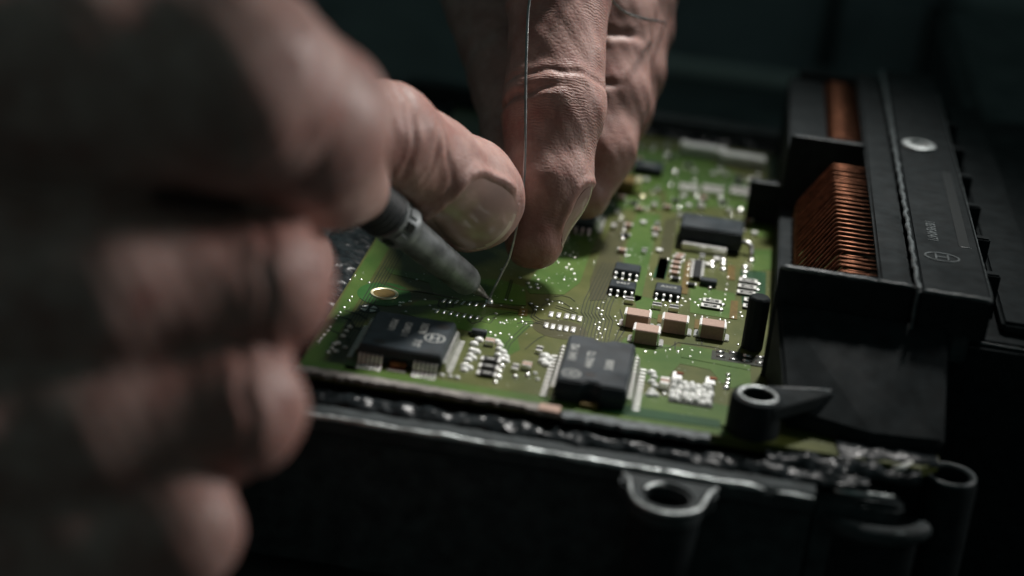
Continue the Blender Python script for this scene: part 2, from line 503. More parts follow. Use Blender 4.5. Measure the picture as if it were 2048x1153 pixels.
MB().tube([(61.0,-44.6,-3.0),(64,-44.2,-3.1),(67.5,-43.4,-3.3),(70.2,-42.4,-3.5)], [0.22,0.42,0.45,0.25], 8).build('pale_rim', M['bright'], cfo, smooth=True)
MB().tube([(69.4,-40.6,0.3),(70.8,-40.2,0.5),(72.4,-38.2,0.8)], [0.3,0.5,0.25], 8).build('pale_rim', M['white'], cfo, smooth=True)  # glint on the sealant, painted as a small white tube
MB().box(58.0, 72, -44.5, -39.9, -30, -4.3).build('corner_wall', M['paint'], cfo, bevel=0.8)

# sealant squeezed up round the board
def bead(path, w, h, name, seed, z=-1.2, step=0.45):
    r2 = random.Random(seed)
    n = int((Vector(path[-1])-Vector(path[0])).length/step)
    A = Vector(path[0]).to_2d(); B = Vector(path[-1]).to_2d()
    t = (B-A).normalized(); nn = Vector((-t.y, t.x))
    K = 15; vs = []; fs = []
    def nz(d, q, f, o):
        return noise.fractal(Vector((d*f, q*f, seed*7.3+o)), 0.7, 2.1, 4)
    for i in range(n+1):
        p = A.lerp(B, i/n); d = i*step
        for j in range(K):
            s = j/(K-1)
            prof_ = math.sin(math.pi*s)**0.6
            ww = w*(1+0.22*nz(d, 9, 0.35, 2))
            q = p+nn*((s-0.5)*ww+0.3*nz(d, s*w, 0.6, 5))
            vs.append((q.x, q.y, z+prof_*h*(0.8+0.45*nz(d, s*w, 0.26, 0))+0.07*nz(d, s*w, 0.8, 3)))
    for i in range(n):
        for j in range(K-1):
            fs.append((i*K+j, (i+1)*K+j, (i+1)*K+j+1, i*K+j+1))
    o = MB().add(vs, fs).build(name, M['seal'], hs, smooth=True)
    return o
bead([(-40,-42.2),(66,-42.2)], 4.6, 1.25, 'sealant_bead', 3, z=-2.5)
bead([(-29.7,-38),(-29.7,112)], 9.0, 1.6, 'sealant_bead', 5, z=-1.6)
bead([(-30,114.5),(60,114.5)], 5.0, 2.6, 'sealant_bead', 9)
bead([(61,-36.2),(76.5,-34.0)], 6.0, 1.1, 'sealant_bead', 13, z=-0.2)
bead([(50,-40.0),(74,-38.6)], 4.6, 1.9, 'sealant_bead', 11, z=-1.8)

# ---------------------------------------------------------------- circuit board
pb = thing('circuit_board', 'green circuit board crowded with chips and solder joints lying in black tray', 'circuit board')
sub = MB().prism([(-25.0,-38.4),(74,-38.4),(77,-35),(77,112),(-25.0,112)], -1.6, 0).build('substrate', M['pcb'], pb)

def pour(px, m='pour', z=0.0, h=0.05, name='copper_area'):
    return MB().prism(px, z+0.004, z+h).build(name, M[m], pb)
pour([(-24.6,-38.0),(-24.6,60),(-21.6,60),(-21.6,-34.0),(-20.5,-34.5),(46,-34.4),(46,-38.0)])
pour([(-14.42,-26.91),(-18.18,-29.62),(-17.74,-35.89),(-15.77,-35.92)])
pour([(-20.30,8.52),(-13.92,8.18),(-8.25,8.55),(0.56,11.27),(5.43,9.55),(6.76,1.12),(1.08,-1.21),(-9.16,-1.64),(-11.43,4.71),(-18.87,6.07)])
pour([(-11.50,-3.56),(-8.09,-2.62),(-8.33,-1.30),(1.29,-2.54),(7.49,-2.33),(9.16,-6.24),(7.24,-13.23),(8.33,-17.96),(6.90,-21.04),(4.01,-17.53),(0.89,-14.02),(-6.24,-12.90),(-13.74,-10.30)])
pour([(6.51,18.93),(10.04,37.42),(15.38,53.48),(15.42,39.80),(15.07,27.92),(14.85,15.77),(12.67,8.87),(6.71,6.88),(5.43,9.55)])
pour([(22.13,58.72),(26.94,59.35),(26.76,47.14),(26.59,32.89),(26.46,12.13),(24.84,9.51),(24.61,21.41),(21.77,28.11),(21.53,44.82)])
pour([(23.55,-13.25),(25.08,-6.13),(32.06,-6.45),(46.74,-6.31),(47.20,-19.34),(42.91,-19.98),(40.17,-13.92),(35.06,-13.40),(32.99,-20.76),(30.71,-23.63)])
pour([(21.94,-26.96),(30.67,-27.55),(40.72,-26.85),(44.78,-27.05),(45.02,-35.29),(22.87,-36.16)])
pour([(18.06,100.00),(30.57,104.24),(41.13,94.50),(49.15,75.89),(50.22,54.57),(45.35,55.39),(45.01,70.74),(36.66,68.53),(28.15,61.46),(26.72,75.47),(19.73,68.87)])
pour([(13.94,62.92),(18.85,66.82),(25.94,71.10),(26.74,62.40),(18.46,59.25),(14.44,53.67)])
pour([(45.55,46.70),(49.99,48.64),(50.11,37.53),(46.30,34.55)])
pour([(25.02,14.00),(29.87,13.05),(30.30,4.14),(26.35,5.35)])
pour([(34.83,23.14),(43.30,22.09),(43.68,9.56),(35.55,9.57)])
pour([(16.48,17.98),(16.82,28.68),(17.66,52.06),(21.00,53.57),(20.99,30.47),(20.27,9.57),(17.52,7.95)], 'bus')
pour([(27.94,56.70),(30.47,59.08),(30.50,40.14),(29.91,23.65),(28.26,22.95)], 'bus')
pour([(23.78,-33.20),(42.57,-32.91),(42.67,-35.79),(24.13,-36.80)], 'pour_dark', 0.06, 0.09, 'printed_band')
pour([(43.88,34.87),(48.88,35.65),(48.97,16.50),(44.74,17.21)], 'pour_dark')
pour([(28.40,34.77),(30.51,35.13),(30.09,23.73),(27.64,23.73)], 'pour_dark')
pour([(34.77,-5.37),(46.73,-5.89),(46.86,-11.75),(35.08,-10.86)], 'pour', 0.055, 0.07)
pour([(33.42,35.28),(34.58,35.24),(34.55,17.95),(33.25,17.92)], 'amber', 0.055, 0.07, 'bare_patch')
pour([(41.53,36.03),(42.88,36.07),(43.10,28.69),(41.59,28.58)], 'amber', 0.055, 0.07, 'bare_patch')
pour([(42.68,18.33),(43.97,18.37),(44.03,9.70),(42.60,9.59)], 'amber', 0.055, 0.07, 'bare_patch')
pour([(29.97,6.35),(30.87,6.25),(30.94,2.54),(30.04,2.64)], 'amber', 0.055, 0.07, 'bare_patch')
pour([(36.60,6.69),(37.68,6.66),(37.69,2.51),(36.63,2.54)], 'amber', 0.055, 0.07, 'bare_patch')
pour([(5.92,-0.64),(7.34,-0.53),(7.59,-3.68),(6.02,-3.86)], 'amber', 0.06, 0.075, 'bare_patch')

# mounting hole, its clear ring and the fiducial
hx, hy = -17.9, -3.6
n = 48
MB().ringplate([(hx+4.75*math.cos(2*math.pi*i/n), hy+5.3*math.sin(2*math.pi*i/n)) for i in range(n)], (hx,hy), 2.5, 0.004, 0.065).build('clearance_ring', M['ring'], pb)
rg = MB().lathe([(0,1.95),(0.20,1.97),(0.28,2.1),(0.28,2.45),(0.08,2.55)], (hx,hy,0.0), (0,0,1), 48).build('hole_ring', M['brass'], pb, smooth='angle')
MB().lathe([(0,1.94),(0.05,1.94)], (hx,hy,0.08), (0,0,1), 40).build('hole_floor', M['amber'], rg)
fx, fy = (-19.08,-10.87,0.00)[:2]
MB().lathe([(0,1.85),(0.062,1.85)], (fx,fy,0.004), (0,0,1), 40).build('fiducial_field', M['gap'], pb)
fd = MB()
for q in range(4):
    a0 = q*math.pi/2+0.32
    pts = [(fx+0.25*math.cos(a0+0.47), fy+0.25*math.sin(a0+0.47))]+[(fx+1.45*math.cos(a0+i*0.94/8), fy+1.45*math.sin(a0+i*0.94/8)) for i in range(9)]
    fd.prism(pts, 0.066, 0.10)
fd.build('fiducial', M['matte_solder'], pb)

# traces
def traces(lines, w=0.16, m='gap', z=0.052):
    mb = MB()
    for l in lines: mb.ribbon(l, w, z, 0.03)
    o = mb.build('trace', M[m], pb); o['kind'] = 'stuff'
    return o
def offs(line, d):
    out = []
    for i, p in enumerate(line):
        a = Vector(line[max(i-1,0)]).to_2d(); b = Vector(line[min(i+1,len(line)-1)]).to_2d()
        t = (b-a).normalized()
        out.append((p[0]-t.y*d, p[1]+t.x*d))
    return out
left = [(-20.9,-33),(-20.9,58)]
traces([offs(left, -0.55*i) for i in range(5)], 0.17)
bus = [(20.48,27.55),(19.47,14.17),(18.97,7.09),(18.99,2.35),(19.94,-0.05),(19.88,-6.43),(20.06,-13.34),(20.19,-19.59)]
traces([offs(bus, 0.62*(i-4)) for i in range(9)], 0.16)
b2 = [(6.43,-16.58),(7.16,-13.26),(8.01,-9.40),(8.72,-6.87)]
b3 = [(6.28,-27.01),(6.43,-16.58)]
traces([offs(b3, 0.6*i) for i in range(4)]+[offs(b2, 0.7*i) for i in range(2)], 0.16)
traces([[(6.92,2.61),(8.36,-0.11),(8.26,-3.41),(9.33,-4.81),(10.61,-5.20)], [(7.20,3.21),(8.87,0.10),(8.71,-2.76),(9.94,-4.10),(11.18,-4.06)], [(6.33,-7.38),(7.71,-5.92),(9.25,-5.53),(11.11,-6.36)], [(7.31,-7.44),(8.66,-6.44),(10.17,-5.83)],
        [(11.04,7.21),(12.38,8.25),(13.88,7.90),(14.96,6.41)], [(9.57,2.28),(10.63,4.62),(12.30,5.79),(13.95,4.07),(15.41,2.30)], [(2.80,2.35),(2.65,7.15),(2.49,12.08)], [(3.14,2.49),(3.02,7.06),(2.87,11.99)],
        [(0.88,0.12),(3.98,0.45),(6.59,1.05)], [(11.82,2.25),(13.70,1.60),(15.61,0.51),(16.87,-1.30)], [(11.89,3.23),(13.96,2.42),(16.07,1.16)]], 0.17)
traces([[(-0.46,-8.32),(0.92,-5.93),(2.04,-4.55)], [(0.42,-8.87),(1.87,-9.18),(2.30,-6.29)], [(1.60,-7.48),(2.94,-4.65),(4.49,-3.09),(6.29,-3.28)], [(9.14,-17.64),(10.05,-14.28),(10.93,-11.76),(11.65,-10.60)]], 0.14)
traces([[(23.94,-3.01),(24.06,1.62),(23.15,5.94)], [(23.42,-8.99),(23.77,-3.08)], [(23.67,-9.76),(24.79,-2.67),(24.75,1.89)], [(28.85,-9.89),(32.99,-7.39),(34.21,-4.72),(39.76,-4.28),(46.72,-5.46)], [(33.88,-7.90),(33.68,-4.49)], [(38.35,-3.96),(38.03,-0.98)], [(46.30,-2.14),(46.53,2.86)]], 0.18)
traces([[(-22.76,-13.30),(-19.98,-13.98),(-18.32,-15.55)], [(-23.72,-15.95),(-21.11,-16.68),(-19.59,-19.60),(-17.66,-20.56)], [(-21.11,-16.68),(-21.17,-20.23)], [(-23.33,-21.97),(-19.31,-24.64),(-19.20,-28.79)]], 0.35)
traces([[(-19.69,1.24),(-15.70,-0.51),(-11.30,0.12),(-4.82,-0.80)], [(-7.93,-3.50),(-7.83,-2.04),(-6.42,-1.93)], [(-5.65,-6.31),(-1.98,-7.11),(-0.05,-8.15)]], 0.5, 'bus', 0.054)
traces([[(2.35,-0.69),(5.92,-0.64),(7.86,-1.72)], [(-1.09,-1.63),(2.38,-0.91)]], 1.3, 'bus', 0.056)

# vias: hundreds of tiny tinned dots, one mass
mb = MB()
via = [(-23.17,1.25),(-21.53,0.46),(-23.06,-6.92),(-23.07,-8.81),(-23.20,-12.11),(-23.37,-14.45),(-23.40,-15.82),(-23.43,-17.17),(-23.57,-20.98),(-23.63,-22.52),(-23.80,-24.31),(-23.89,-26.04),(-24.07,-27.38),(-14.29,-7.53),(-14.06,-6.03),(-12.80,-9.69),(-9.35,-5.50),(-8.37,-6.95),(1.27,-7.61),(2.21,-4.49),(2.52,-0.62),(2.80,2.35),(3.89,2.32),(3.45,-8.09),(4.18,-8.25),(2.45,-12.95),(3.45,-13.87),(4.14,-12.72),(5.68,-12.54),(6.18,-13.65),(6.29,-0.02),(6.61,-1.76),(6.63,-3.15),(6.64,-4.52),(7.49,2.37),(8.52,1.37),(8.53,-0.04),(9.72,0.44),(10.00,5.33),(10.63,3.19),(10.98,4.76),(12.24,4.80),(12.81,4.56),(14.62,2.92),(15.65,3.35),(5.76,-5.80),(7.05,-6.19),(7.83,-6.78),(8.78,-7.30),(4.32,-6.83),(3.93,13.70),(6.45,15.79),(7.23,14.08),(8.12,24.93),(9.09,26.42),(9.64,28.29),(9.76,24.02),(10.49,29.21),(11.53,28.57),(11.88,30.64),(12.57,27.93),(11.88,23.86),(12.53,21.50),(11.51,22.11),(13.29,19.73),(11.84,16.02),(13.80,16.85),(19.28,4.83),(20.06,4.20),(20.07,2.32),(20.63,0.22),(20.08,-1.38),(20.21,-4.51),(20.72,-6.10),(20.47,-8.85),(19.88,7.95),(19.48,-2.53),(20.29,-3.57),(21.39,-4.03),(22.57,2.40),(22.90,0.68),(23.40,-0.95),(27.66,5.88),(28.43,7.62),(31.19,6.85),(32.46,9.75),(36.50,8.54),(37.77,8.58),(38.67,8.47),(41.92,8.38),(42.66,7.74),(43.29,10.35),(28.91,-10.72),(30.61,-10.48),(33.04,-8.24),(34.44,-8.55),(35.06,-7.44),(36.78,-7.20),(38.17,-7.52),(36.57,-9.86),(44.53,-1.52),(45.41,-1.61),(41.01,8.48),(41.57,18.37),(41.48,20.83),(41.58,23.40),(41.68,26.01),(41.74,29.69),(-25.00,0.48),(-24.58,2.65),(-13.73,5.24),(-10.67,-3.22),(-5.51,8.71),(-3.91,6.88),(4.96,34.61),(5.55,37.74),(6.21,40.36),(12.15,40.67),(12.66,45.30),(14.34,38.75),(27.16,25.10),(27.71,22.72),(30.92,11.04),(29.98,34.35),(34.15,36.15),(34.10,33.39),(34.05,30.68),(34.03,27.48),(37.67,26.92),(38.17,24.03),(35.22,15.75),(36.20,14.67),(36.81,13.46),(37.03,16.49),(44.48,13.22),(44.89,11.47),(-14.55,-6.23),(-12.99,-5.12),(0.20,16.24),(19.03,52.68),(20.51,47.32),(22.60,36.70),(22.49,33.31),(37.82,19.31),(38.82,17.73),(33.84,15.67),(34.37,14.41),(33.77,12.21)]
for (x, y) in via:
    r = rnd.uniform(0.22, 0.34)
    mb.dome(x, y, 0.05, r, r, r*0.55, 9, 3)
for (x, y) in [(11.44,21.03),(13.60,27.29),(20.55,-13.15),(24.68,-11.52),(28.73,3.51),(5.23,-8.28),(-3.02,4.78),(8.59,12.13),(11.62,34.71),(33.96,-9.17),(41.56,-6.18),(22.00,-10.42),(24.72,32.08),(38.92,38.21),(-9.39,4.58)]:
    for _ in range(9):
        r = rnd.uniform(0.06, 0.14)
        mb.dome(x+rnd.gauss(0,2.6), y+rnd.gauss(0,2.6), 0.05, r, r*1.4, r*0.6, 6, 2)
vo = mb.build('via', M['solder'], pb, smooth=True); vo['kind'] = 'stuff'

# pads
def pads(pts, w, l, m, h=0.14, slant=0.0):
    me = None
    for (x, y) in pts:
        if me is None:
            q = MB(); q.prism([(-w/2-slant,-l/2),(w/2-slant,-l/2),(w/2+slant,l/2),(-w/2+slant,l/2)], 0.0, h)
            me = q.mesh('pad', M[m], bevel=0.05, smooth=True)
        put('pad', me, pb, (x, y, 0.05))
pads([(11.52,-1.15),(12.85,-1.08),(14.26,-0.97),(15.42,-0.96),(16.60,-1.18)], 0.82, 2.3, 'matte_solder', 0.16)
pads([(11.28,-6.29),(12.45,-6.50),(13.67,-6.46),(14.81,-6.45),(16.03,-6.41)], 0.82, 2.3, 'matte_solder', 0.16)
MB().lathe([(0,4.3),(0.03,4.3)], (13.80,-6.85,0.00), (0,0,1), 40, (1.1, 0.95)).build('pad_field', M['bus'], pb)
sx0 = [(-7.38,-2.57),(-6.30,-2.60),(-5.18,-2.37),(-4.01,-2.36),(-2.89,-2.14),(-1.73,-2.13),(-0.31,-2.02)]
pads(sx0, 0.42, 1.7, 'solder', 0.16, 0.15)
pads([(-7.72,-7.61),(-6.49,-7.57),(-5.26,-7.53),(-4.16,-7.77),(-2.93,-7.73),(-1.79,-7.72),(-0.65,-7.71)], 0.42, 1.7, 'solder', 0.16, 0.15)
traces([[(-8.17,-2.18),(-8.03,-4.95),(-7.13,-5.98),(-5.73,-5.87)], [(-6.83,-1.63),(-6.54,-5.28),(-5.46,-4.84),(-5.67,-2.10)], [(-2.03,-8.95),(-1.09,-10.38),(0.09,-9.00),(0.31,-7.09)]], 0.3)
pads([(5.73,11.43),(7.28,11.57),(6.33,9.68),(7.70,9.76)], 0.55, 0.6, 'solder', 0.2)

# ---------------------------------------------------------------- components
def pin_mesh(w, reach, z_top, out, foot, name='pin', m='tin', t=0.16):
    """gull-wing lead leaving in +x: from the body at z_top, down, and out along the board"""
    pts = [(0, z_top), (out, z_top), (out+0.28, z_top-0.25), (out+0.45, 0.32), (out+0.62, 0.16), (out+0.62+foot, 0.14)]
    vs = []; fs = []
    k = len(pts)
    for (x, z) in pts:
        vs += [(x,-w/2,z-t/2),(x,w/2,z-t/2),(x,w/2,z+t/2),(x,-w/2,z+t/2)]
    for i in range(k-1):
        for j in range(4):
            fs.append((4*i+j, 4*i+(j+1) % 4, 4*i+4+(j+1) % 4, 4*i+4+j))
    fs += [(3,2,1,0), (4*k-4,4*k-3,4*k-2,4*k-1)]
    return MB().add(vs, fs).mesh(name, M[m], bevel=0.04, smooth=False, segs=1)

def pins(me, parent, pts, ang):
    for (x, y) in pts:
        o = put('pin', me, parent, (x, y, 0.05)); o.rotation_euler.z = ang

def row(x0, y0, x1, y1, n):
    return [(x0+(x1-x0)*i/(n-1), y0+(y1-y0)*i/(n-1)) for i in range(n)]

def body(x0, x1, y0, y1, z0, z1, draft, parent, m='mould', bevel=0.25, name='body', notch=0.0):
    """moulded package with a drafted mid line; notch cuts a half round out of front and back"""
    cx, cy = (x0+x1)/2, (y0+y1)/2
    def loop(d, n_):
        a = [(x0+d,y0+d)]
        if n_: a += [(cx+n_*math.cos(t), y0+d+n_*0.75*math.sin(t)) for t in [math.pi-i*math.pi/8 for i in range(9)]]
        a += [(x1-d,y0+d),(x1-d,y1-d)]
        if n_: a += [(cx+n_*math.cos(t), y1-d-n_*0.75*math.sin(t)) for t in [i*math.pi/8 for i in range(9)]]
        a += [(x0+d,y1-d)]
        return a
    zm = (z0+z1)/2
    L = [(loop(draft, notch), z0), (loop(0, notch), zm), (loop(draft, notch), z1)]
    n_ = len(L[0][0]); vs = []; fs = []
    for (l, z) in L: vs += [(p[0],p[1],z) for p in l]
    for k in range(2):
        for i in range(n_):
            j = (i+1) % n_
            fs.append((k*n_+i, k*n_+j, (k+1)*n_+j, (k+1)*n_+i))
    fs += [tuple(range(n_-1,-1,-1)), tuple(2*n_+i for i in range(n_))]
    return MB().add(vs, fs).build(name, M[m], parent, bevel=bevel, segs=3)

def part(name, loc=(0,0,0)):
    o = bpy.data.objects.new(name, None); COL.objects.link(o); o.parent = pb
    o.empty_display_size = 0.002
    return o

# big square driver chip on the left
c1 = part('driver_chip')
x0, x1, y0, y1, zt = -16.6, -2.6, -32.4, -17.6, 3.1
body(x0, x1, y0, y1, 0.12, zt, 0.35, c1, bevel=0.22)
MB().lathe([(0,1.15),(0.02,1.15)], (-4.6,-20.6,zt-0.012), (0,0,1), 28).build('ejector_mark', M['resin'], c1)
MB().lathe([(0,1.0),(0.02,1.0)], (-13.4,-30.2,zt-0.012), (0,0,1), 28).build('ejector_mark', M['resin'], c1)
pm = pin_mesh(0.34, 1, 1.7, 0.25, 0.75)
pins(pm, c1, row(-15.9,-32.45,-12.4,-32.45,6), -math.pi/2)
pins(pm, c1, row(-6.9,-32.45,-3.4,-32.45,6), -math.pi/2)
pins(pm, c1, row(-2.55,-31.3,-2.55,-18.8,18), 0)
pins(pm, c1, row(-16.65,-31.3,-16.65,-18.8,18), math.pi)
MB().box(-11.0,-8.3,-33.0,-32.2,0.25,1.15).build('heat_tab', M['copper'], c1, bevel=0.12)
MB().box(-11.2,-8.1,-34.3,-33.05,0.055,0.2).build('heat_pad', M['solder'], c1, bevel=0.06)
text('marking', '30578', 1.75, -7.6, -22.4, zt, -math.pi/2, M['print'], c1)
text('marking', '71T', 1.75, -7.6, -28.6, zt, -math.pi/2, M['print'], c1)
text('marking', '1240E3 1', 1.6, -10.2, -23.8, zt, -math.pi/2, M['print'], c1)
text('marking', 'MX071', 1.6, -12.7, -22.9, zt, -math.pi/2, M['print'], c1)
emblem(-5.1, -25.6, zt, 1.75, M['print'], c1, ang=0.0)

# second power chip
c2 = part('power_chip')
x0, x1, y0, y1, zt = 15.9, 27.6, -35.6, -16.6, 3.9
body(x0, x1, y0, y1, 0.12, zt, 0.4, c2, bevel=0.28, notch=1.35)
MB().lathe([(0,1.0),(0.02,1.0)], (21.2,-31.9,zt-0.012), (0,0,1), 28).build('ejector_mark', M['resin'], c2)
pm2 = pin_mesh(0.62, 1, 2.1, 0.5, 0.95, t=0.24)
pins(pm2, c2, row(27.65,-34.3,27.65,-18.8,12), 0)
pins(pm2, c2, row(15.85,-34.3,15.85,-18.8,12), math.pi)
MB().box(20.4,23.2,-36.6,-35.3,0.25,0.9).build('heat_tab', M['amber'], c2, bevel=0.12)
text('marking', '1041 M2', 1.9, 17.7, -24.2, zt, math.pi/2, M['print'], c2)
text('marking', '44A2 T2', 1.8, 20.6, -26.0, zt, math.pi/2, M['print'], c2)
text('marking', '5088', 1.9, 23.9, -27.0, zt, math.pi/2, M['print'], c2)
emblem(18.2, -32.4, zt, 1.55, M['print'], c2, ang=math.pi/2)

# eight-lead chips
so8 = {}
def small_chip(x, y, w, d, txt=None):
    c = part('eight_lead_chip')
    body(x-w/2, x+w/2, y-d/2, y+d/2, 0.2, 1.6, 0.22, c, bevel=0.12)
    if 'p' not in so8: so8['p'] = pin_mesh(0.42, 1, 0.95, 0.22, 0.5, t=0.2)
    pins(so8['p'], c, row(x-w/2+0.55, y-d/2-0.02, x+w/2-0.55, y-d/2-0.02, 4), -math.pi/2)
    pins(so8['p'], c, row(x-w/2+0.55, y+d/2+0.02, x+w/2-0.55, y+d/2+0.02, 4), math.pi/2)
    if txt: text('marking', txt, 1.25, x, y+0.3, 1.6, 0.0, M['print'], c)
    return c
p = (22.73,13.51,1.60); small_chip(p[0], p[1]+1.0, 5.0, 4.0, '0457')
p = (22.92,23.36,1.60); small_chip(p[0], p[1], 5.0, 4.2)
p = (31.05,15.49,1.60); small_chip(p[0], p[1]+0.6, 5.0, 4.4, 'A2C9')

# tall tan chip capacitors
def chip_cap(x, y, w, d, h, name='capacitor', m='cap', term=0.55, fillet=True):
    c = part(name)
    bxm('ceramic', x-w/2+term*0.6, x+w/2-term*0.6, y-d/2+0.03, y+d/2-0.03, 0.12, h-0.03, M[m], c, 0.1)
    for s in (-1, 1):
        xa = x+s*(w/2-term/2)
        bxm('terminal', xa-term/2, xa+term/2, y-d/2, y+d/2, 0.10, h, M['tin'], c, min(0.16, h*0.2), 3)
        if fillet:
            f_ = MB(); q = s
            f_.prism([(x+q*(w/2-0.05), y-d/2+0.1),(x+q*(w/2+0.75), y-d/2+0.25),(x+q*(w/2+0.75), y+d/2-0.25),(x+q*(w/2-0.05), y+d/2-0.1)], 0.05, 0.35)
            f_.build('solder_fillet', M['solder'], c, bevel=0.14, segs=2)
    return c
for (px, py) in [(26.59,0.09,2.60)[:2], (28.64,-6.15,2.60)[:2], (33.18,0.46,2.60)[:2], (39.77,0.60,2.60)[:2]]:
    chip_cap(px, py-0.3, 4.7, 3.3, 2.7)

# power transistor with its metal tab towards us
dp = part('power_transistor')
p = (37.35,46.15,4.40)
dx, dy = p[0], p[1]+0.4
body(dx-6.2, dx+6.4, dy-4.2, dy+4.6, 0.3, 4.4, 0.35, dp, bevel=0.3)
MB().box(dx-5.2, dx+3.6, dy-5.9, dy-4.25, 0.15, 1.55).build('metal_tab', M['tin'], dp, bevel=0.15)
MB().tube([(dx+6.3,dy-2.0,2.2),(dx+7.6,dy-2.2,2.2),(dx+8.3,dy-2.6,1.6),(dx+8.5,dy-3.2,0.6),(dx+8.6,dy-4.4,0.25)], [0.45,0.5,0.55,0.5,0.4], 10).build('lead', M['tin'], dp, smooth=True)
MB().dome(dx+8.6, dy-6.0, 0.05, 0.7, 0.8, 0.5).build('solder_joint', M['solder'], dp, smooth=True)

# small two-terminal parts
def small(x, y, w, d, h, name, m, horiz=True, term=0.3):
    c = part(name)
    if horiz:
        bxm('body', x-w/2+term*0.8, x+w/2-term*0.8, y-d/2+0.02, y+d/2-0.02, 0.08, h-0.02, M[m], c, 0.05, 1)
        for s in (-1, 1):
            xa = x+s*(w/2-term/2)
            bxm('terminal', xa-term/2, xa+term/2, y-d/2, y+d/2, 0.06, h, M['tin'], c, 0.08)
    else:
        bxm('body', x-w/2+0.02, x+w/2-0.02, y-d/2+term*0.8, y+d/2-term*0.8, 0.08, h-0.02, M[m], c, 0.05, 1)
        for s in (-1, 1):
            ya = y+s*(d/2-term/2)
            bxm('terminal', x-w/2, x+w/2, ya-term/2, ya+term/2, 0.06, h, M['tin'], c, 0.08)
    return c
for (x, y) in [(24.45,9.83),(29.49,9.25),(32.57,9.32)]:
    small(x, y, 1.7, 1.6, 0.9, 'capacitor', 'resin', False, 0.35)
for (x, y) in [(31.81,34.59),(31.68,31.82),(31.65,29.12),(31.62,26.46)]:
    small(x, y, 2.0, 1.1, 0.9, 'capacitor', 'cap', True, 0.45)
for (x, y) in [(31.96,24.00),(35.07,22.21)]:
    small(x, y, 1.9, 1.2, 0.7, 'resistor', 'resin', True, 0.4)
q = (35.81,30.09,0.00); ra = part('resistor_array')
bxm('body', q[0]-0.7, q[0]+0.7, q[1]-4.6, q[1]+4.6, 0.1, 0.9, M['resin'], ra, 0.08)
for i in range(7):
    for s in (-1, 1):
        bxm('terminal', q[0]+s*1.0-0.3, q[0]+s*1.0+0.3, q[1]-4.2+i*1.4-0.4, q[1]-4.2+i*1.4+0.4, 0.06, 0.8, M['tin'], ra, 0.1)
for (x, y) in [(38.41,36.34),(38.51,33.93),(40.48,38.32),(40.56,36.16),(40.65,33.49),(44.81,36.35),(44.88,33.68),(44.75,30.97)]:
    MB().dome(x, y, 0.05, 0.75, 0.7, 0.45).build('solder_joint', M['solder'], pb, smooth=True)
q = (38.17,24.03,0.00); st = part('transistor')
body(q[0]-1.6, q[0]+1.6, q[1]-0.9, q[1]+1.1, 0.2, 1.3, 0.12, st, bevel=0.1)
MB().dome(q[0]+0.4, q[1]-1.7, 0.05, 0.45, 0.6, 0.6).build('pin', M['solder'], st, smooth=True)
q = (35.23,22.79,-0.00)
# flat resistors outlined in white, lying in pairs
for (cx_, cy_) in [(39.27,15.70),(39.01,13.15),(45.57,28.69),(45.46,25.54),(45.35,22.44),(46.72,19.01),(46.60,16.02)]:
    c = part('resistor')
    bxm('body', cx_-1.75, cx_+1.75, cy_-0.85, cy_+0.85, 0.06, 0.50, M['resin'], c, 0.06)
    f_ = MB()
    a, b_, t_ = 1.7, 0.80, 0.22
    f_.box(cx_-a, cx_+a, cy_-b_, cy_-b_+t_, 0.48, 0.53); f_.box(cx_-a, cx_+a, cy_+b_-t_, cy_+b_, 0.48, 0.53)
    f_.box(cx_-a, cx_-a+0.5, cy_-b_+t_, cy_+b_-t_, 0.48, 0.53); f_.box(cx_+a-0.5, cx_+a, cy_-b_+t_, cy_+b_-t_, 0.48, 0.53)
    f_.build('outline', M['white'], c)
    text('marking', '000', 0.75, cx_, cy_, 0.50, 0.0, M['white'], c)
    MB().dome(cx_+2.0, cy_-0.3, 0.05, 0.5, 0.6, 0.4).build('solder_joint', M['solder'], c, smooth=True)
# numbered resistors in front of the driver chip
for i, (x, y) in enumerate([(4.32,-24.52),(4.42,-27.33),(4.52,-30.08)]):
    c = part('resistor')
    bxm('body', x-1.15, x+1.15, y-0.85, y+0.85, 0.06, 0.6, M['resin'], c, 0.06)
    text('marking', '1001' if i < 2 else '1002', 0.72, x, y, 0.6, 0.0, M['white'], c)
    for s in (-1, 1): bxm('terminal', x+s*1.4-0.28, x+s*1.4+0.28, y-0.8, y+0.8, 0.06, 0.55, M['tin'], c, 0.12)
# other small parts along the front
for (x, y) in [(8.63,-26.10),(11.51,-17.55)]:
    small(x, y, 1.1, 2.0, 0.7, 'resistor', 'resin', False, 0.5)
for (x, y) in [(10.39,-25.02),(3.12,-17.88)]:
    small(x, y, 1.6, 1.6, 1.0, 'capacitor', 'cap', False, 0.3)
q = (33.02,-23.73,-0.00); small(q[0], q[1], 1.5, 2.6, 1.3, 'capacitor', 'cap', False, 0.7)
q = (0.86,-14.90,0.00); dd = part('diode')
bxm('body', q[0]-1.3, q[0]+1.3, q[1]-0.6, q[1]+0.6, 0.3, 1.1, M['mould'], dd, 0.12)
bxm('pin', q[0]-1.9, q[0]-1.32, q[1]-0.3, q[1]+0.3, 0.1, 0.5, M['resin'], dd, 0.05)
bxm('pin', q[0]+0.4, q[0]+0.9, q[1]-1.2, q[1]-0.62, 0.1, 0.5, M['resin'], dd, 0.05)
# the row of twin pads on the right
pf = pour([(40.17,-5.87),(49.31,-5.74),(49.36,-9.53),(40.16,-9.73)], 'gap', 0.075, 0.085, 'pad_field')
pads([(41.56,-6.18),(43.79,-5.74),(46.30,-6.05),(48.45,-5.86)], 1.5, 0.85, 'solder', 0.3)
pads([(41.72,-8.06),(43.88,-8.50),(46.27,-8.20),(48.41,-8.22)], 1.5, 0.85, 'solder', 0.3)

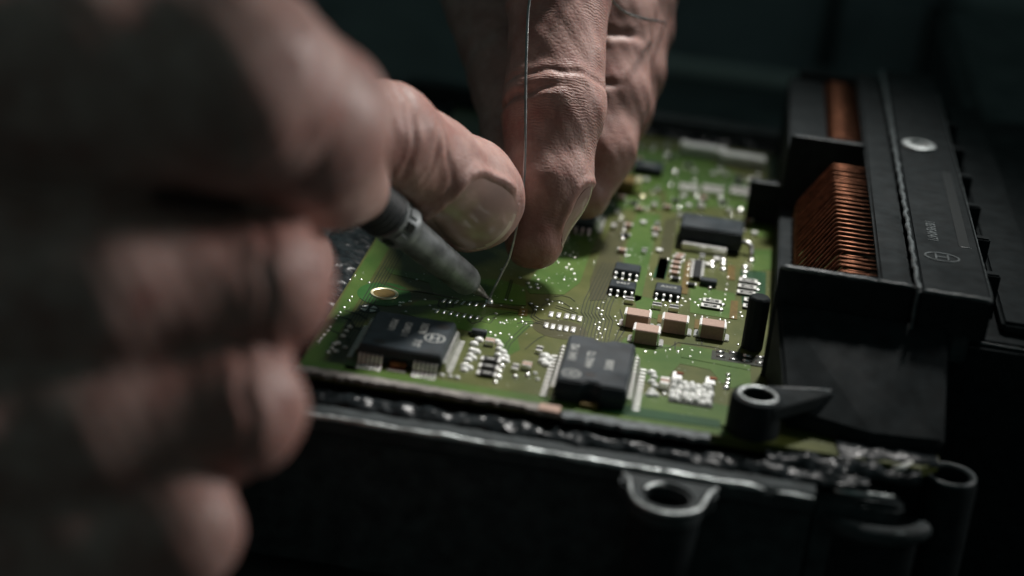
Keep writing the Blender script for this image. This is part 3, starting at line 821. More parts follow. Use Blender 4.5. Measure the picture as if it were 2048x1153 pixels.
# rounded white beads of solder, each its own drop
def beads(lst, m='flux', sc_=1.0, name='solder_bead'):
    for (x, y) in lst:
        r = rnd.uniform(0.55, 0.8)*sc_
        MB().dome(x, y, 0.05, r*1.15, r, r*0.9, 12, 5).build(name, M[m], pb, smooth=True)
beads([(0.64,-18.87),(1.18,-16.94),(0.71,-21.38),(0.71,-23.46),(0.72,-25.51),(0.63,-27.99),(0.73,-29.55),(1.38,-28.50),(1.38,-24.44),(1.47,-21.91)])
beads([(4.21,-16.60),(4.88,-17.62),(4.95,-19.28),(5.77,-20.23),(6.38,-22.07),(6.00,-23.46),(5.15,-21.72),(6.77,-23.57)])
beads([(12.78,-19.57),(12.71,-21.67),(13.34,-22.66),(13.57,-20.51)], sc_=1.3)
beads([(30.64,-19.24),(31.16,-20.66),(30.97,-22.73),(31.56,-24.09),(31.14,-26.21),(31.73,-27.54),(31.01,-27.81)], sc_=0.95)
beads([(-2.34,-32.71),(-1.05,-32.61),(0.12,-32.75),(11.99,-26.41),(12.68,-28.53),(-20.38,-19.91),(-20.57,-21.72),(-20.66,-23.91),(-21.34,-27.55),(-20.81,-26.93),(-19.38,-28.03),(-21.28,-29.19),(-21.54,-30.94),(-20.41,-30.08)], sc_=0.62)
beads([(6.23,-27.83),(6.42,-30.14),(6.23,-32.17),(6.34,-25.77),(9.03,-28.94),(10.91,-27.62)], 'solder', 0.72)
beads([(43.25,-15.21),(43.31,-17.21),(43.20,-18.87),(43.09,-20.50),(33.21,-26.59)], 'solder', 0.72)
for r0 in (row(-15.9,0,-12.4,0,6), row(-6.9,0,-3.4,0,6)):
    beads([(x, -33.75) for x, _ in r0]+[(x, -34.75) for x, _ in r0], 'solder', 0.40, 'pin_joint')
# block of four rows of beads with copper feet behind
for r_ in range(4):
    for k in range(7):
        q = (1361+k*11.5-r_*1.5, 752+r_*11.5+k*1.2)
        x = 34.5+k*1.0+rnd.uniform(-.22,.22); y = -21.9-r_*1.95+rnd.uniform(-.3,.3)
        MB().dome(x, y, 0.05, rnd.uniform(.55,.85), rnd.uniform(.8,1.25), rnd.uniform(.6,1.3), 12, 5).build('solder_bead', M['flux'], pb, smooth=True)
bxm('bead_plinth', 34.0, 41.2, -29.2, -20.8, 0.055, 0.25, M['gap'], pb, 0.1)
for x in (34.9, 40.4):
    bxm('terminal_foot', x-0.8, x+0.8, -20.6, -17.8, 0.055, 0.5, M['tin'], pb, 0.12)
    bxm('terminal_foot', x-0.2, x+1.0, -19.0, -18.2, 0.5, 0.75, M['copper'], pb, 0.08)

# rear of the board, out of focus
for (px, py, w, d, h) in [(*(31.60,76.40,0.00)[:2], 4.2, 3.6, 1.2), (*(36.71,77.44,0.00)[:2], 4.6, 4.4, 1.2), (*(42.67,78.87,0.00)[:2], 4.6, 4.6, 1.2)]:
    c = small(px, py, w, d, h, 'capacitor', 'gasket', False, 1.0)
    MB().dome(px+1.9, py-2.8, 0.05, 0.7, 0.7, 0.5).build('solder_joint', M['solder'], c, smooth=True)
for (x, y, r) in [(*(25.62,99.16,0.00)[:2],0.8),(*(28.03,87.52,0.00)[:2],0.8),(*(27.70,78.64,0.00)[:2],0.6),(*(32.52,83.68,0.00)[:2],0.6),(*(30.25,64.64,0.00)[:2],0.7),(*(34.60,67.59,0.00)[:2],1.0),(*(42.96,68.52,0.00)[:2],1.0),(*(44.55,90.77,-0.00)[:2],0.7),(*(49.38,120.24,6.00)[:2],0.8)]:
    MB().dome(x, y, 0.05, r, r, r*0.8).build('solder_joint', M['solder'], pb, smooth=True)
for (px, py) in ((33.48,103.00,0.00)[:2], (42.30,100.55,0.00)[:2]):
    c = part('shield_can')
    bxm('body', px-3.6, px+3.6, py-1.8, py+1.8, 0.1, 2.4, M['flux'], c, 0.3)
    for s in (-1, 1): bxm('terminal', px+s*4.4-0.75, px+s*4.4+0.75, py-2.6, py+1.2, 0.06, 2.9 if s < 0 else 2.6, M['flux'], c, 0.3)
q = (17.72,71.48,1.50); c = part('tantalum_capacitor')
bxm('body', q[0]-5.2, q[0]+2.6, q[1]-2.6, q[1]+2.6, 0.2, 2.6, M['amber'], c, 0.3)
bxm('terminal', q[0]+2.62, q[0]+4.0, q[1]-2.0, q[1]+2.0, 0.1, 2.9, M['brass'], c, 0.2)
MB().dome(q[0]+4.6, q[1]-4.0, 0.05, 0.9, 0.9, 0.8).build('solder_joint', M['brass'], c, smooth=True)
q = (22.32,85.50,0.00); c = part('small_chip')
body(q[0]-3.2, q[0]+3.2, q[1]-2.6, q[1]+2.6, 0.2, 1.8, 0.2, c, bevel=0.15)
text('marking', '472', 1.8, q[0], q[1], 1.8, 0, M['print'], c)
# the row of leads under the middle of the hand
q = (11.20,40.25,0.00); c = part('memory_chip')
body(q[0]-6.0, q[0]+3.4, q[1]+1.8, q[1]+13.0, 0.2, 1.9, 0.25, c, bevel=0.15)
pm3 = pin_mesh(0.5, 1, 1.0, 0.3, 0.7, t=0.2)
pins(pm3, c, row(q[0]-5.2, q[1]+1.75, q[0]+2.6, q[1]+1.75, 7), -math.pi/2)
pins(pm3, c, row(q[0]+3.45, q[1]+2.8, q[0]+3.45, q[1]+12.0, 8), 0)

sm = {}
for (w, d, h, m) in ((1.9,1.1,0.7,'resin'), (1.9,1.1,0.9,'cap'), (1.1,1.9,0.7,'resin'), (1.1,1.9,0.9,'gasket'), (1.3,1.3,0.6,'white')):
    t_ = 0.4
    b_ = MB(); e_ = []
    if w >= d:
        b_.box(-w/2+t_, w/2-t_, -d/2+.02, d/2-.02, .08, h-.03); e_ = [(-w/2,-w/2+t_,-d/2,d/2), (w/2-t_,w/2,-d/2,d/2)]
    else:
        b_.box(-w/2+.02, w/2-.02, -d/2+t_, d/2-t_, .08, h-.03); e_ = [(-w/2,w/2,-d/2,-d/2+t_), (-w/2,w/2,d/2-t_,d/2)]
    sm[(w, d, m)] = (b_.mesh('body', M[m]), [MB().box(*q, .05, h).mesh('terminal', M['tin'], bevel=.08, segs=1) for q in e_])
keys = list(sm)
taken = [(dx, dy, 9.5, 8)]+[((33.48,103.00,0.00)[0],(33.48,103.00,0.00)[1],7,5),((42.30,100.55,0.00)[0],(42.30,100.55,0.00)[1],7,5),((31.60,76.40,0.00)[0],(31.60,76.40,0.00)[1],4.2,4.2),((36.71,77.44,0.00)[0],(36.71,77.44,0.00)[1],4.2,4.6),((42.67,78.87,0.00)[0],(42.67,78.87,0.00)[1],4.6,5),((17.72,71.48,1.50)[0],(17.72,71.48,1.50)[1],7,5),((22.32,85.50,0.00)[0],(22.32,85.50,0.00)[1],5,5),((11.20,40.25,0.00)[0]-1,(11.20,40.25,0.00)[1]+7,7,9)]
r5 = random.Random(21); cnt = 0
for _ in range(900):
    if cnt >= 72: break
    x = round(r5.uniform(6, 47)/1.4)*1.4; y = round(r5.uniform(34, 107)/1.8)*1.8
    if any(abs(x-a) < c and abs(y-b) < d_ for a, b, c, d_ in taken): continue
    taken.append((x, y, 2.2, 2.0)); cnt += 1
    k = r5.choice(keys)
    c = part('chip_part')
    put('body', sm[k][0], c, (x, y, 0.02))
    for e in sm[k][1]: put('terminal', e, c, (x, y, 0.02))
    if r5.random() < 0.5: MB().dome(x+r5.uniform(-1.4,1.4), y-1.5, .05, .4, .4, .3, 8, 3).build('solder_joint', M['solder'], c, smooth=True)

# torn gasket stuck along the front edge
gk = []
r3 = random.Random(4)
top = []; bot = []
for i in range(61):
    x = -25+i*(42.6/60)
    top.append((x, -38.0+0.12*r3.uniform(-1,1))); bot.append((x, -40.0-0.35*r3.uniform(-1,1)-(0.6 if i > 52 else 0)))
MB().prism(top+bot[::-1], -0.3, 0.45).build('gasket_strip', M['gasket'], hs, bevel=0.0)
top = []; bot = []
for i in range(30):
    x = 18.0+i*0.8
    top.append((x, -38.6+0.15*r3.uniform(-1,1))); bot.append((x, -41.0-0.4*r3.uniform(-1,1)))
MB().prism(top+bot[::-1], -0.5, 0.3).build('gasket_strip', M['plastic_edge'], hs)
MB().prism([(14.3,-38.1),(17.7,-38.3),(17.6,-40.8),(14.2,-40.6)], 0.455, 0.75).build('gasket_scrap', M['cap'], hs, bevel=0.1)

# ---------------------------------------------------------------- connector
cn = thing('connector_block', 'black plastic plug connector with rows of bent copper pins beside the board', 'connector')
MB().box(65.2, 70.6, -11.4, 122, 0.3, 19.4).build('pin_wall', M['plastic'], cn, bevel=0.5, segs=3)
MB().box(48.7, 70.8, -13.4, -11.5, -3.5, 20.0).build('end_plate', M['plastic'], cn, bevel=0.35, segs=3)
MB().box(71.6, 83.4, -14.4, 126, 12.0, 20.0).build('flange', M['plastic'], cn, bevel=0.6, segs=3)
MB().box(71.0, 114.0, -12.6, 126, -33.8, 11.9).build('lower_body', M['plastic'], cn, bevel=1.2, segs=3)
MB().box(50.4, 53.9, -11.3, 60, 0.1, 5.5).build('pin_comb', M['plastic'], cn, bevel=0.3)
MB().box(50.4, 65.1, 60.2, 62.4, 0.1, 20.5).build('divider', M['plastic'], cn, bevel=0.3)
MB().box(44.0, 52.4, 62.6, 65, 0.1, 9.0).build('divider', M['plastic'], cn, bevel=0.3)
MB().box(52.5, 65.1, 118, 121, 0.1, 18.5).build('divider', M['plastic'], cn, bevel=0.3)
MB().box(50.4, 58.6, 62.6, 117.8, 0.1, 17.2).build('inner_wall', M['plastic'], cn, bevel=0.4)
for i in range(6):
    MB().box(83.5, 86.5, 2+i*18, 4+i*18, 12.0, 18.5).build('stiffener', M['plastic'], cn, bevel=0.3)
MB().box(86.6, 95.0, -8, 124, 12.0, 14.2).build('step', M['plastic'], cn, bevel=0.6, segs=3)
# raised ragged rib along the seam
pts = []; rad = []
for i in range(150):
    y = -14.6+i*0.92
    pts.append((71.15+0.10*math.sin(i*0.9)+rnd.uniform(-.08,.08), y, 20.1+rnd.uniform(-.06,.06))); rad.append(0.42+rnd.uniform(-.1,.12))
MB().tube(pts, rad, 7).build('seam_rib', M['plastic_edge'], cn, smooth=True)
pts = [(71.15+0.06*math.sin(z_), -14.7, z_) for z_ in [20-0.8*i for i in range(26)]]
MB().tube(pts, [0.35*(1-i/40)+rnd.uniform(-.05,.05) for i in range(26)], 7).build('seam_rib', M['plastic_edge'], cn, smooth=True)
def edge_line(a, b, r, name='pale_edge', m='plastic_edge'):  # pale tube laid along a plastic edge
    A = Vector(a); B = Vector(b); n_ = max(6, int((B-A).length/0.7))
    return MB().tube([A.lerp(B, i/n_)+Vector((0, rnd.uniform(-.03,.03), rnd.uniform(-.03,.03))) for i in range(n_+1)],
                     [r*(0.5 if i in (0, n_) else rnd.uniform(.8,1.15)) for i in range(n_+1)], 8).build(name, M[m], cn, smooth=True)
edge_line((48.9,-13.3,19.95), (64.5,-13.3,19.95), 0.42)
edge_line((64.5,-13.3,19.95), (70.3,-13.3,19.95), 0.28)
edge_line((71.8,-14.3,19.9), (83.0,-14.3,19.9), 0.40)
edge_line((50.6,60.4,20.4), (64.8,60.4,20.4), 0.16)
edge_line((83.2,-13.5,19.9), (83.2,110,19.9), 0.10)  # pale line added only to brighten the flange edge
edge_line((71.4,-12.5,11.7), (110,-12.5,11.7), 0.18)  # lower body edge brightened by a pale line as well
edge_line((44.2,62.7,8.9), (52.2,62.7,8.9), 0.25)
# slot, eyelet, bracket, raised writing
MB().box(79.6, 81.6, 9.5, 52, 19.6, 20.06).build('slot', M['resin'], cn, bevel=0.1)
edge_line((79.6,9.4,20.02), (81.8,9.4,20.02), 0.12)
ey = MB().lathe([(0,3.5),(0.5,3.45),(0.62,3.2),(0.62,2.1),(0.1,1.95)], (76.2,66.9,20.0), (0,0,1), 40).build('eyelet', M['bright'], cn, smooth='angle')
MB().box(77.6, 80.8, -15.6, -12.7, 8.6, 13.2).build('clip', M['paint'], cn, bevel=0.5)
text('raised_number', '1039S40471', 2.5, 75.2, 15.5, 20.0, -math.pi/2, M['plastic_edge'], cn, 0.10, sx=0.85)
emblem(76.2, 2.6, 20.0, 2.1, M['plastic_edge'], cn, 0.14, sq=1.45)
# copper pins
def bent(y, z, xb, xl, zl):
    return [(65.6, y, z), (xb+0.25, y, z), (xb, y, z-0.12), (xb-0.25, y, z-0.4), (xl+0.2, y, zl+0.4), (xl, y, zl-0.2), (xl, y, 0.2)]
me = MB().tube(bent(0, 18.1, 58.9, 53.3, 9.0), 0.27, 8).mesh('contact_pin', M['copper'], smooth=True)
me2 = MB().tube(bent(0, 12.6, 61.4, 57.0, 6.0), 0.27, 8).mesh('contact_pin', M['copper'], smooth=True)
for i in range(26):
    o = put('contact_pin', me, cn, (0, -8.6+i*2.42+rnd.uniform(-.16,.16), rnd.uniform(-.12,.12)))
    o.rotation_euler = (0, 0, rnd.uniform(-.004,.004))
    put('contact_pin', me2, cn, (0, -7.4+i*2.42+rnd.uniform(-.1,.1), 0))
for i in range(20):
    put('contact_pin', me, cn, (0, 66+i*2.5+rnd.uniform(-.16,.16), 0))
# board stop post, boss with metal bush and its wedge
MB().lathe([(0,1.9),(9.2,1.9),(9.6,1.6)], (46.9,-1.9,0.1), (0,0,1), 10).build('stop_post', M['plastic'], cn, bevel=0.08)
bs = MB().lathe([(0,4.2),(5.4,4.2),(6.0,3.9),(6.0,2.6),(0.2,2.5)], (47.6,-34.6,0.1), (0,0,1), 36).build('boss', M['plastic'], cn, smooth='angle')
MB().tube([(47.6+2.95*math.cos(a), -34.6+2.95*math.sin(a), 6.12) for a in [2*math.pi*i/40 for i in range(41)]], 0.36, 8).build('metal_bush', M['bright'], bs, smooth=True)
MB().prism([(47.6+4.3*math.cos(math.radians(103)), -34.6+4.3*math.sin(math.radians(103))), (60.4,-27.2), (60.3,-27.9), (47.6+4.3*math.cos(math.radians(-50)), -34.6+4.3*math.sin(math.radians(-50)))]+[(47.6+3.95*math.cos(math.radians(d)), -34.6+3.95*math.sin(math.radians(d))) for d in range(-50, 104, 14)], 3.6, 5.8).build('wedge', M['plastic'], bs, bevel=0.3)
MB().tube([(47.4,-30.4,5.75),(52,-29.3,5.75),(57,-28.1,5.75),(60.2,-27.4,5.75)], [0.12,0.2,0.24,0.26], 6).build('pale_rim', M['plastic_edge'], bs, smooth=True)  # pale tube along the wedge's upper edge
MB().add([(49.2,-13.5,0.1),(77.4,-13.5,0.1),(77.4,-33.5,0.1),(66,-34.4,0.1),(52.5,-31.5,0.1),(49.2,-13.5,14),(77.4,-13.5,14),(77.4,-33.5,2.6),(66,-34.4,2.4),(52.5,-31.5,3.0)],
         [(0,1,2,3,4),(5,9,8),(5,8,7),(5,7,6),(0,5,6,1),(1,6,7,2),(2,7,8,3),(3,8,9,4),(4,9,5,0)]).build('foot', M['plastic'], cn, bevel=0.5)

# ---------------------------------------------------------------- soldering iron
ir = thing('soldering_iron', 'grey soldering iron with stained steel sleeve touching a pad on the board', 'soldering iron')
IT = Vector((0.2, 0.35, 0.45))
IE = Vector((-20.6,-28.3,28.3))
ia = (IE-IT).normalized()
def io(prof, name, m, seg=36, sm='angle'):
    return MB().lathe(prof, IT, ia, seg).build(name, M[m], ir, smooth=sm)
io([(0,0.10),(0.2,0.26),(1.6,0.46),(3.4,0.80),(5.2,1.10),(7.4,1.30)], 'tip', 'tip')
MB().dome(IT.x+0.1, IT.y-0.2, 0.05, 0.75, 0.95, 0.7).build('melted_solder', M['solder'], ir, smooth=True)
io([(6.6,1.25),(6.7,1.9),(7.2,2.35),(8.2,2.62),(9.6,2.72),(18,2.86),(28.6,3.05),(29.2,3.05)], 'sleeve', 'steel')
nut = io([(28.6,3.1),(28.7,3.7),(29.4,4.0),(30.8,4.0),(31.2,3.7),(32.8,3.6),(33.2,4.0),(34.0,4.05),(34.3,3.7)], 'collar_nut', 'steel', 12)
u = ia.orthogonal().normalized(); w_ = ia.cross(u)
for k in range(10):
    a = 2*math.pi*k/10+0.2
    d = u*math.cos(a)+w_*math.sin(a)
    c = IT+ia*31.8+d*3.6
    t_ = ia.cross(d)
    vs = []
    for (p_, q_, s_) in [(-.9,-.7,-.5),(.9,-.7,-.5),(.9,.7,-.5),(-.9,.7,-.5),(-.9,-.7,.5),(.9,-.7,.5),(.9,.7,.5),(-.9,.7,.5)]:
        vs.append(c+ia*p_+t_*q_+d*s_*0.7)
    MB().add(vs, [(0,3,2,1),(4,5,6,7),(0,1,5,4),(1,2,6,5),(2,3,7,6),(3,0,4,7)]).build('slot', M['resin'] if k % 2 else M['steel'], nut)
g = [(34.4,3.8)]
for i in range(10): g += [(35.0+i*1.4,4.3+0.06*i),(35.8+i*1.4,4.05+0.06*i)]
g += [(50,5.4),(95,7.2),(130,7.4),(133,6.0)]
io(g, 'grip', 'steel_dark')

# ---------------------------------------------------------------- solder wire
wr = [(0.25,0.6,0.75)] + [(1.0,0.8,3.0), (1.9,1.4,5.7), (2.8,1.7,8.6), (3.4,1.8,14.1), (3.6,3.4,20.6), (2.8,6.3,27.8), (1.5,10.0,35.7), (0.4,13.4,42.8), (-0.5,17.6,50.6), (0.2,21.4,59.7), (4.9,29.2,61.5), (10.6,36.2,50.8), (14.0,42.9,45.2), (18.1,48.7,42.6), (21.0,58.8,40.0), (21.9,70.6,36.9), (20.6,88.0,32.0)]
def smoothpath(p, n_=8):
    p = [Vector(a) for a in p]; out = []
    for i in range(len(p)-1):
        a = p[max(i-1,0)]; b = p[i]; c = p[i+1]; d = p[min(i+2,len(p)-1)]
        for k in range(n_):
            t = k/n_
            out.append(0.5*((2*b)+(c-a)*t+(2*a-5*b+4*c-d)*t*t+(3*b-a-3*c+d)*t**3))
    return out+[p[-1]]
wo = MB().tube(smoothpath(wr), 0.24, 8).build('solder_wire', M['wire'], None, smooth=True)
tag(wo, 'thin silver solder wire running from the fingers down to the iron tip', 'solder wire')

# ---------------------------------------------------------------- hands (distance fields turned into one skin)
def sdf_caps(P, caps):
    """P (n,3); caps list of (a, b, ra, rb); returns the distance to their union, smoothly joined inside one chain"""
    d = None
    for (a, b, ra, rb, k) in caps:
        a = np.asarray(a, np.float32); b = np.asarray(b, np.float32)
        ab = b-a; L2 = float(ab@ab)
        t = np.clip(((P-a)@ab)/L2, 0, 1)
        q = P-a-t[:, None]*ab
        e = np.sqrt(np.einsum('ij,ij->i', q, q))-(ra+(rb-ra)*t)
        if d is None: d = e
        else:
            h = np.clip(0.5+0.5*(d-e)/k, 0, 1)
            d = d*(1-h)+e*h-k*h*(1-h)
    return d

class Hand:
    def __init__(self):
        self.chains = []; self.mods = []; self.kj = []
    def chain(self, pts, k=2.5, join=1.0):
        caps = [(pts[i][:3], pts[i+1][:3], pts[i][3], pts[i+1][3], k) for i in range(len(pts)-1)]
        self.chains.append(caps); self.kj.append(join)
        return len(self.chains)-1
    def chain_d(self, P, i):
        ch = self.chains[i]
        A_ = np.array([c[0] for c in ch]+[ch[-1][1]], np.float32); r = max(max(c[2], c[3]) for c in ch)+9
        m = ((P > A_.min(0)-r) & (P < A_.max(0)+r)).all(1)
        e = np.full(len(P), 14.0, np.float32)
        if m.any(): e[m] = sdf_caps(P[m], ch)
        return e
    def axial(self, P, i):
        best = np.full(len(P), 1e9, np.float32); out = np.zeros(len(P), np.float32); acc = 0
        for (a, b, ra, rb, k) in self.chains[i]:
            a = np.asarray(a, np.float32); b = np.asarray(b, np.float32); ab = b-a; L = float(np.linalg.norm(ab))
            tr = ((P-a)@ab)/L**2; t = np.clip(tr, 0, 1)
            q = P-a-t[:, None]*ab; e = np.sqrt((q*q).sum(1))-(ra+(rb-ra)*t)
            m = e < best; best[m] = e[m]; out[m] = acc+np.clip(tr[m], -0.5, 1.5)*L; acc += L
        return out
    def f(self, P, detail=True):
        d = None
        for i in range(len(self.chains)):
            e = self.chain_d(P, i)
            if detail:
                for (ci, fn) in self.mods:
                    if ci == i:
                        m = np.abs(e) < 5
                        if m.any(): e[m] = fn(P[m], e[m])
            if d is None: d = e
            else:
                k = self.kj[i]
                h = np.clip(0.5+0.5*(d-e)/k, 0, 1)
                d = d*(1-h)+e*h-k*h*(1-h)
        if detail:
            x, y, z = P[:,0], P[:,1], P[:,2]
            d = d+0.14*(np.sin(x*0.55+1.3*np.sin(y*0.31))*np.sin(z*0.47+y*0.39+0.7)+0.5*np.sin(x*1.13+z*0.9)*np.sin(y*1.21+0.5*x))
        return d
    def mesh(self, h):
        A = np.array([c[0] for ch in self.chains for c in ch]+[c[1] for ch in self.chains for c in ch], float)
        lo_ = A.min(0)-26; hi_ = A.max(0)+26
        nx, ny, nz = [int(math.ceil((hi_[i]-lo_[i])/h))+1 for i in range(3)]
        # coarse pass first, the fine one only near the skin
        c = 6
        gx, gy, gz = [np.arange(0, n_, c) for n_ in (nx, ny, nz)]
        G = np.stack(np.meshgrid(gx, gy, gz, indexing='ij'), -1).reshape(-1, 3)
        D = self.f((lo_+(G+c/2)*h).astype(np.float32), False).reshape(len(gx), len(gy), len(gz))
        near = np.abs(D) < h*c*0.9+2.0
        F = np.where(np.repeat(np.repeat(np.repeat(D, c, 0), c, 1), c, 2)[:nx,:ny,:nz] < 0, -9.0, 9.0).astype(np.float32)
        mask = np.repeat(np.repeat(np.repeat(near, c, 0), c, 1), c, 2)[:nx,:ny,:nz]
        idx = np.argwhere(mask)
        val = np.empty(len(idx), np.float32)
        for s in range(0, len(idx), 200000):
            val[s:s+200000] = self.f((lo_+idx[s:s+200000]*h).astype(np.float32))
        F[mask] = val
        ins = F < 0
        cells = np.zeros((nx-1, ny-1, nz-1), np.uint8)
        for dx in (0,1):
            for dy in (0,1):
                for dz in (0,1):
                    cells += ins[dx:nx-1+dx, dy:ny-1+dy, dz:nz-1+dz]
        act = (cells > 0) & (cells < 8)
        ci = np.argwhere(act)
        num = np.full(act.shape, -1, np.int64); num[act] = np.arange(len(ci))
        acc = np.zeros((len(ci), 3)); cnt = np.zeros(len(ci))
        cor = [(0,0,0),(1,0,0),(0,1,0),(1,1,0),(0,0,1),(1,0,1),(0,1,1),(1,1,1)]
        cv = [F[ci[:,0]+a, ci[:,1]+b, ci[:,2]+d_] for a, b, d_ in cor]
        for i in range(8):
            for j in range(i+1, 8):
                df = [cor[j][q]-cor[i][q] for q in range(3)]
                if sum(abs(v) for v in df) != 1: continue
                m = (cv[i] < 0) != (cv[j] < 0)
                t = np.where(m, cv[i]/np.where(m, cv[i]-cv[j], 1), 0)
                acc += np.where(m[:, None], np.array(cor[i])+t[:, None]*np.array(df), 0); cnt += m
        V = lo_+(ci+acc/cnt[:, None])*h
        quads = []
        for ax in range(3):
            b_, c_ = (ax+1) % 3, (ax+2) % 3
            sl0 = [slice(1, -1)]*3; sl1 = [slice(1, -1)]*3
            sl0[ax] = slice(0, F.shape[ax]-1); sl1[ax] = slice(1, F.shape[ax])
            a0 = ins[tuple(sl0)]; a1 = ins[tuple(sl1)]
            e = np.argwhere(a0 != a1)
            if not len(e): continue
            flip = a0[tuple(e.T)]
            off = np.ones(3, int); off[ax] = 0
            g_ = e+off
            def cell(db, dc):
                q = g_.copy(); q[:, b_] -= db; q[:, c_] -= dc
                return num[q[:,0], q[:,1], q[:,2]]
            Q = np.stack([cell(1,1), cell(0,1), cell(0,0), cell(1,0)], 1)
            Q[~flip] = Q[~flip][:, ::-1]
            quads.append(Q[(Q >= 0).all(1)])
        Q = np.concatenate(quads)
        for _ in range(2):
            V = self.snap(V)
        return V, Q
    def grad(self, V, e=0.25, detail=True):
        g = np.zeros_like(V)
        for a in range(3):
            d = np.zeros(3); d[a] = e
            g[:, a] = (self.f((V+d).astype(np.float32), detail)-self.f((V-d).astype(np.float32), detail))/(2*e)
        return g
    def snap(self, V, detail=True):
        g = self.grad(V, 0.25, detail)
        L = np.maximum((g*g).sum(1), 0.3)
        v = self.f(V.astype(np.float32), detail)
        return V-g*(np.clip(v, -1, 1)/L)[:, None]
    def build(self, name, h, material, parent, reds):
        V, Q = self.mesh(h)
        me = bpy.data.meshes.new(name)
        me.vertices.add(len(V)); me.vertices.foreach_set('co', (V*S).astype(np.float32).ravel())
        me.loops.add(len(Q)*4); me.loops.foreach_set('vertex_index', Q.ravel().astype(np.int32))
        me.polygons.add(len(Q))
        me.polygons.foreach_set('loop_start', (np.arange(len(Q))*4).astype(np.int32))
        me.polygons.foreach_set('use_smooth', np.ones(len(Q), bool))
        me.update(calc_edges=True); me.validate()
        Pf = V.astype(np.float32)
        D = np.stack([self.chain_d(Pf, i) for i in range(len(self.chains))], 1)
        own = D.argmin(1); ax = np.zeros(len(V), np.float32)
        for i in range(len(self.chains)):
            m = own == i
            if m.any(): ax[m] = self.axial(Pf[m], i)
        at_ = me.attributes.new('axial', 'FLOAT', 'POINT'); at_.data.foreach_set('value', ax)
        rd = np.zeros(len(V), np.float32)
        for (p, r, s) in reds:
            q = Pf-np.asarray(p, np.float32)
            rd = np.maximum(rd, s*np.exp(-(q*q).sum(1)/(r*r)))
        a2 = me.attributes.new('ruddy', 'FLOAT', 'POINT'); a2.data.foreach_set('value', rd)
        me.materials.append(material)
        return put(name, me, parent)

def crease(a, b, t, nrm, depth, width, spread=1.2, tilt=(0,0,0)):
    """groove across a finger at fraction t of a..b, on the side nrm points to"""
    a = np.asarray(a[:3], float); b = np.asarray(b[:3], float); ax = (b-a)/np.linalg.norm(b-a)
    c = a+(b-a)*t; nn = np.asarray(nrm, float); nn = nn-ax*(nn@ax); nn /= np.linalg.norm(nn)
    axt = ax+np.asarray(tilt, float); axt /= np.linalg.norm(axt)
    def fn(P, e):
        q = P-c
        s = q@axt
        rad = q-(q@ax)[:, None]*ax
        cs_ = (rad@nn)/np.maximum(np.linalg.norm(rad, axis=1), 1e-3)
        w = np.clip((cs_+spread-0.6)/0.6, 0, 1)
        s = s+0.25*np.sin(q@np.cross(ax, nn)*1.1)
        return e+w*(depth*np.exp(-(s/width)**2)-0.35*depth*np.exp(-((np.abs(s)-2.2*width)/(1.3*width))**2))
    return fn

def nail_mod(a, b, r, nrm, u0, u1, half, bedd=0.55, lip=0.6):
    a = np.asarray(a[:3], float); b = np.asarray(b[:3], float); ax = (b-a)/np.linalg.norm(b-a)
    nn = np.asarray(nrm, float); nn = nn-ax*(nn@ax); nn /= np.linalg.norm(nn); side = np.cross(ax, nn)
    um = (u0+u1)/2; ul = (u1-u0)/2
    def rho(P):
        q = P-a
        u_ = (q@ax-um)/ul
        ang = np.arctan2(q@side, q@nn)
        v_ = ang*r/half
        return (np.abs(u_)**3+np.abs(v_)**3)**(1/3), u_, v_
    def fn(P, e):
        r_, u_, v_ = rho(P)
        ins = np.clip((1.0-r_)/0.10, 0, 1)
        ring = np.exp(-((r_-1.14)/0.12)**2)*np.clip((0.75-u_)/0.3, 0, 1)
        return e+bedd*ins-lip*ring
    return fn, (a, ax, nn, side, um, ul, r, half)

def nail_mesh(hand, ci, frame, name, parent, lift=0.3, tip=0.0):
    a, ax, nn, side, um, ul, r, half = frame
    NU, NV = 26, 26
    P = []
    for i in range(NU):
        for j in range(NV):
            s = -1+2*i/(NU-1); t = -1+2*j/(NV-1)
            m = max(abs(s), abs(t)); l3 = (abs(s)**3+abs(t)**3)**(1/3)
            k = (m/l3 if l3 > 1e-6 else 1)*0.985
            u_ = s*k; v_ = t*k
            if s > 0: u_ *= 1+tip*(1-v_*v_)
            ang = v_*half/r
            P.append(a+ax*(um+ul*u_)+(nn*math.cos(ang)+side*math.sin(ang))*r)
    P = np.array(P)
    for _ in range(6):
        e = hand.chain_d(P.astype(np.float32), ci)
        g = np.zeros_like(P)
        for q in range(3):
            d = np.zeros(3); d[q] = 0.2
            g[:, q] = (hand.chain_d((P+d).astype(np.float32), ci)-hand.chain_d((P-d).astype(np.float32), ci))/0.4
        P = P-g*(e-(-0.28))[:, None]
    bot = P-g*0.45
    P = P+g*lift
    vs = [tuple(p) for p in P]+[tuple(p) for p in bot]
    n_ = NU*NV; fs = []
    for i in range(NU-1):
        for j in range(NV-1):
            q = (i*NV+j, (i+1)*NV+j, (i+1)*NV+j+1, i*NV+j+1)
            fs.append(q); fs.append(tuple(n_+k for k in q[::-1]))
    rim = [(i, 0) for i in range(NU)]+[(NU-1, j) for j in range(1, NV)]+[(i, NV-1) for i in range(NU-2, -1, -1)]+[(0, j) for j in range(NV-2, 0, -1)]
    rim = [i*NV+j for i, j in rim]
    for k in range(len(rim)):
        a_, b_ = rim[k], rim[(k+1) % len(rim)]
        fs.append((a_, b_, n_+b_, n_+a_))
    o = MB().add(vs, fs).build(name, M['nail'], parent, smooth='angle')
    o.data.materials.append(M['nail_edge'])
    am = Vector(a+ax*um)*S; ax_ = Vector(ax)
    for pl in o.data.polygons:
        if (pl.center-am).dot(ax_) > ul*S*0.88: pl.material_index = 1
    return o

RIGHT = np.array((0.9842,0.1408,0.1075)); UP = np.array((-0.1525,0.3647,0.9185)); BACK = np.array((0.0901,-0.9204,0.3804))

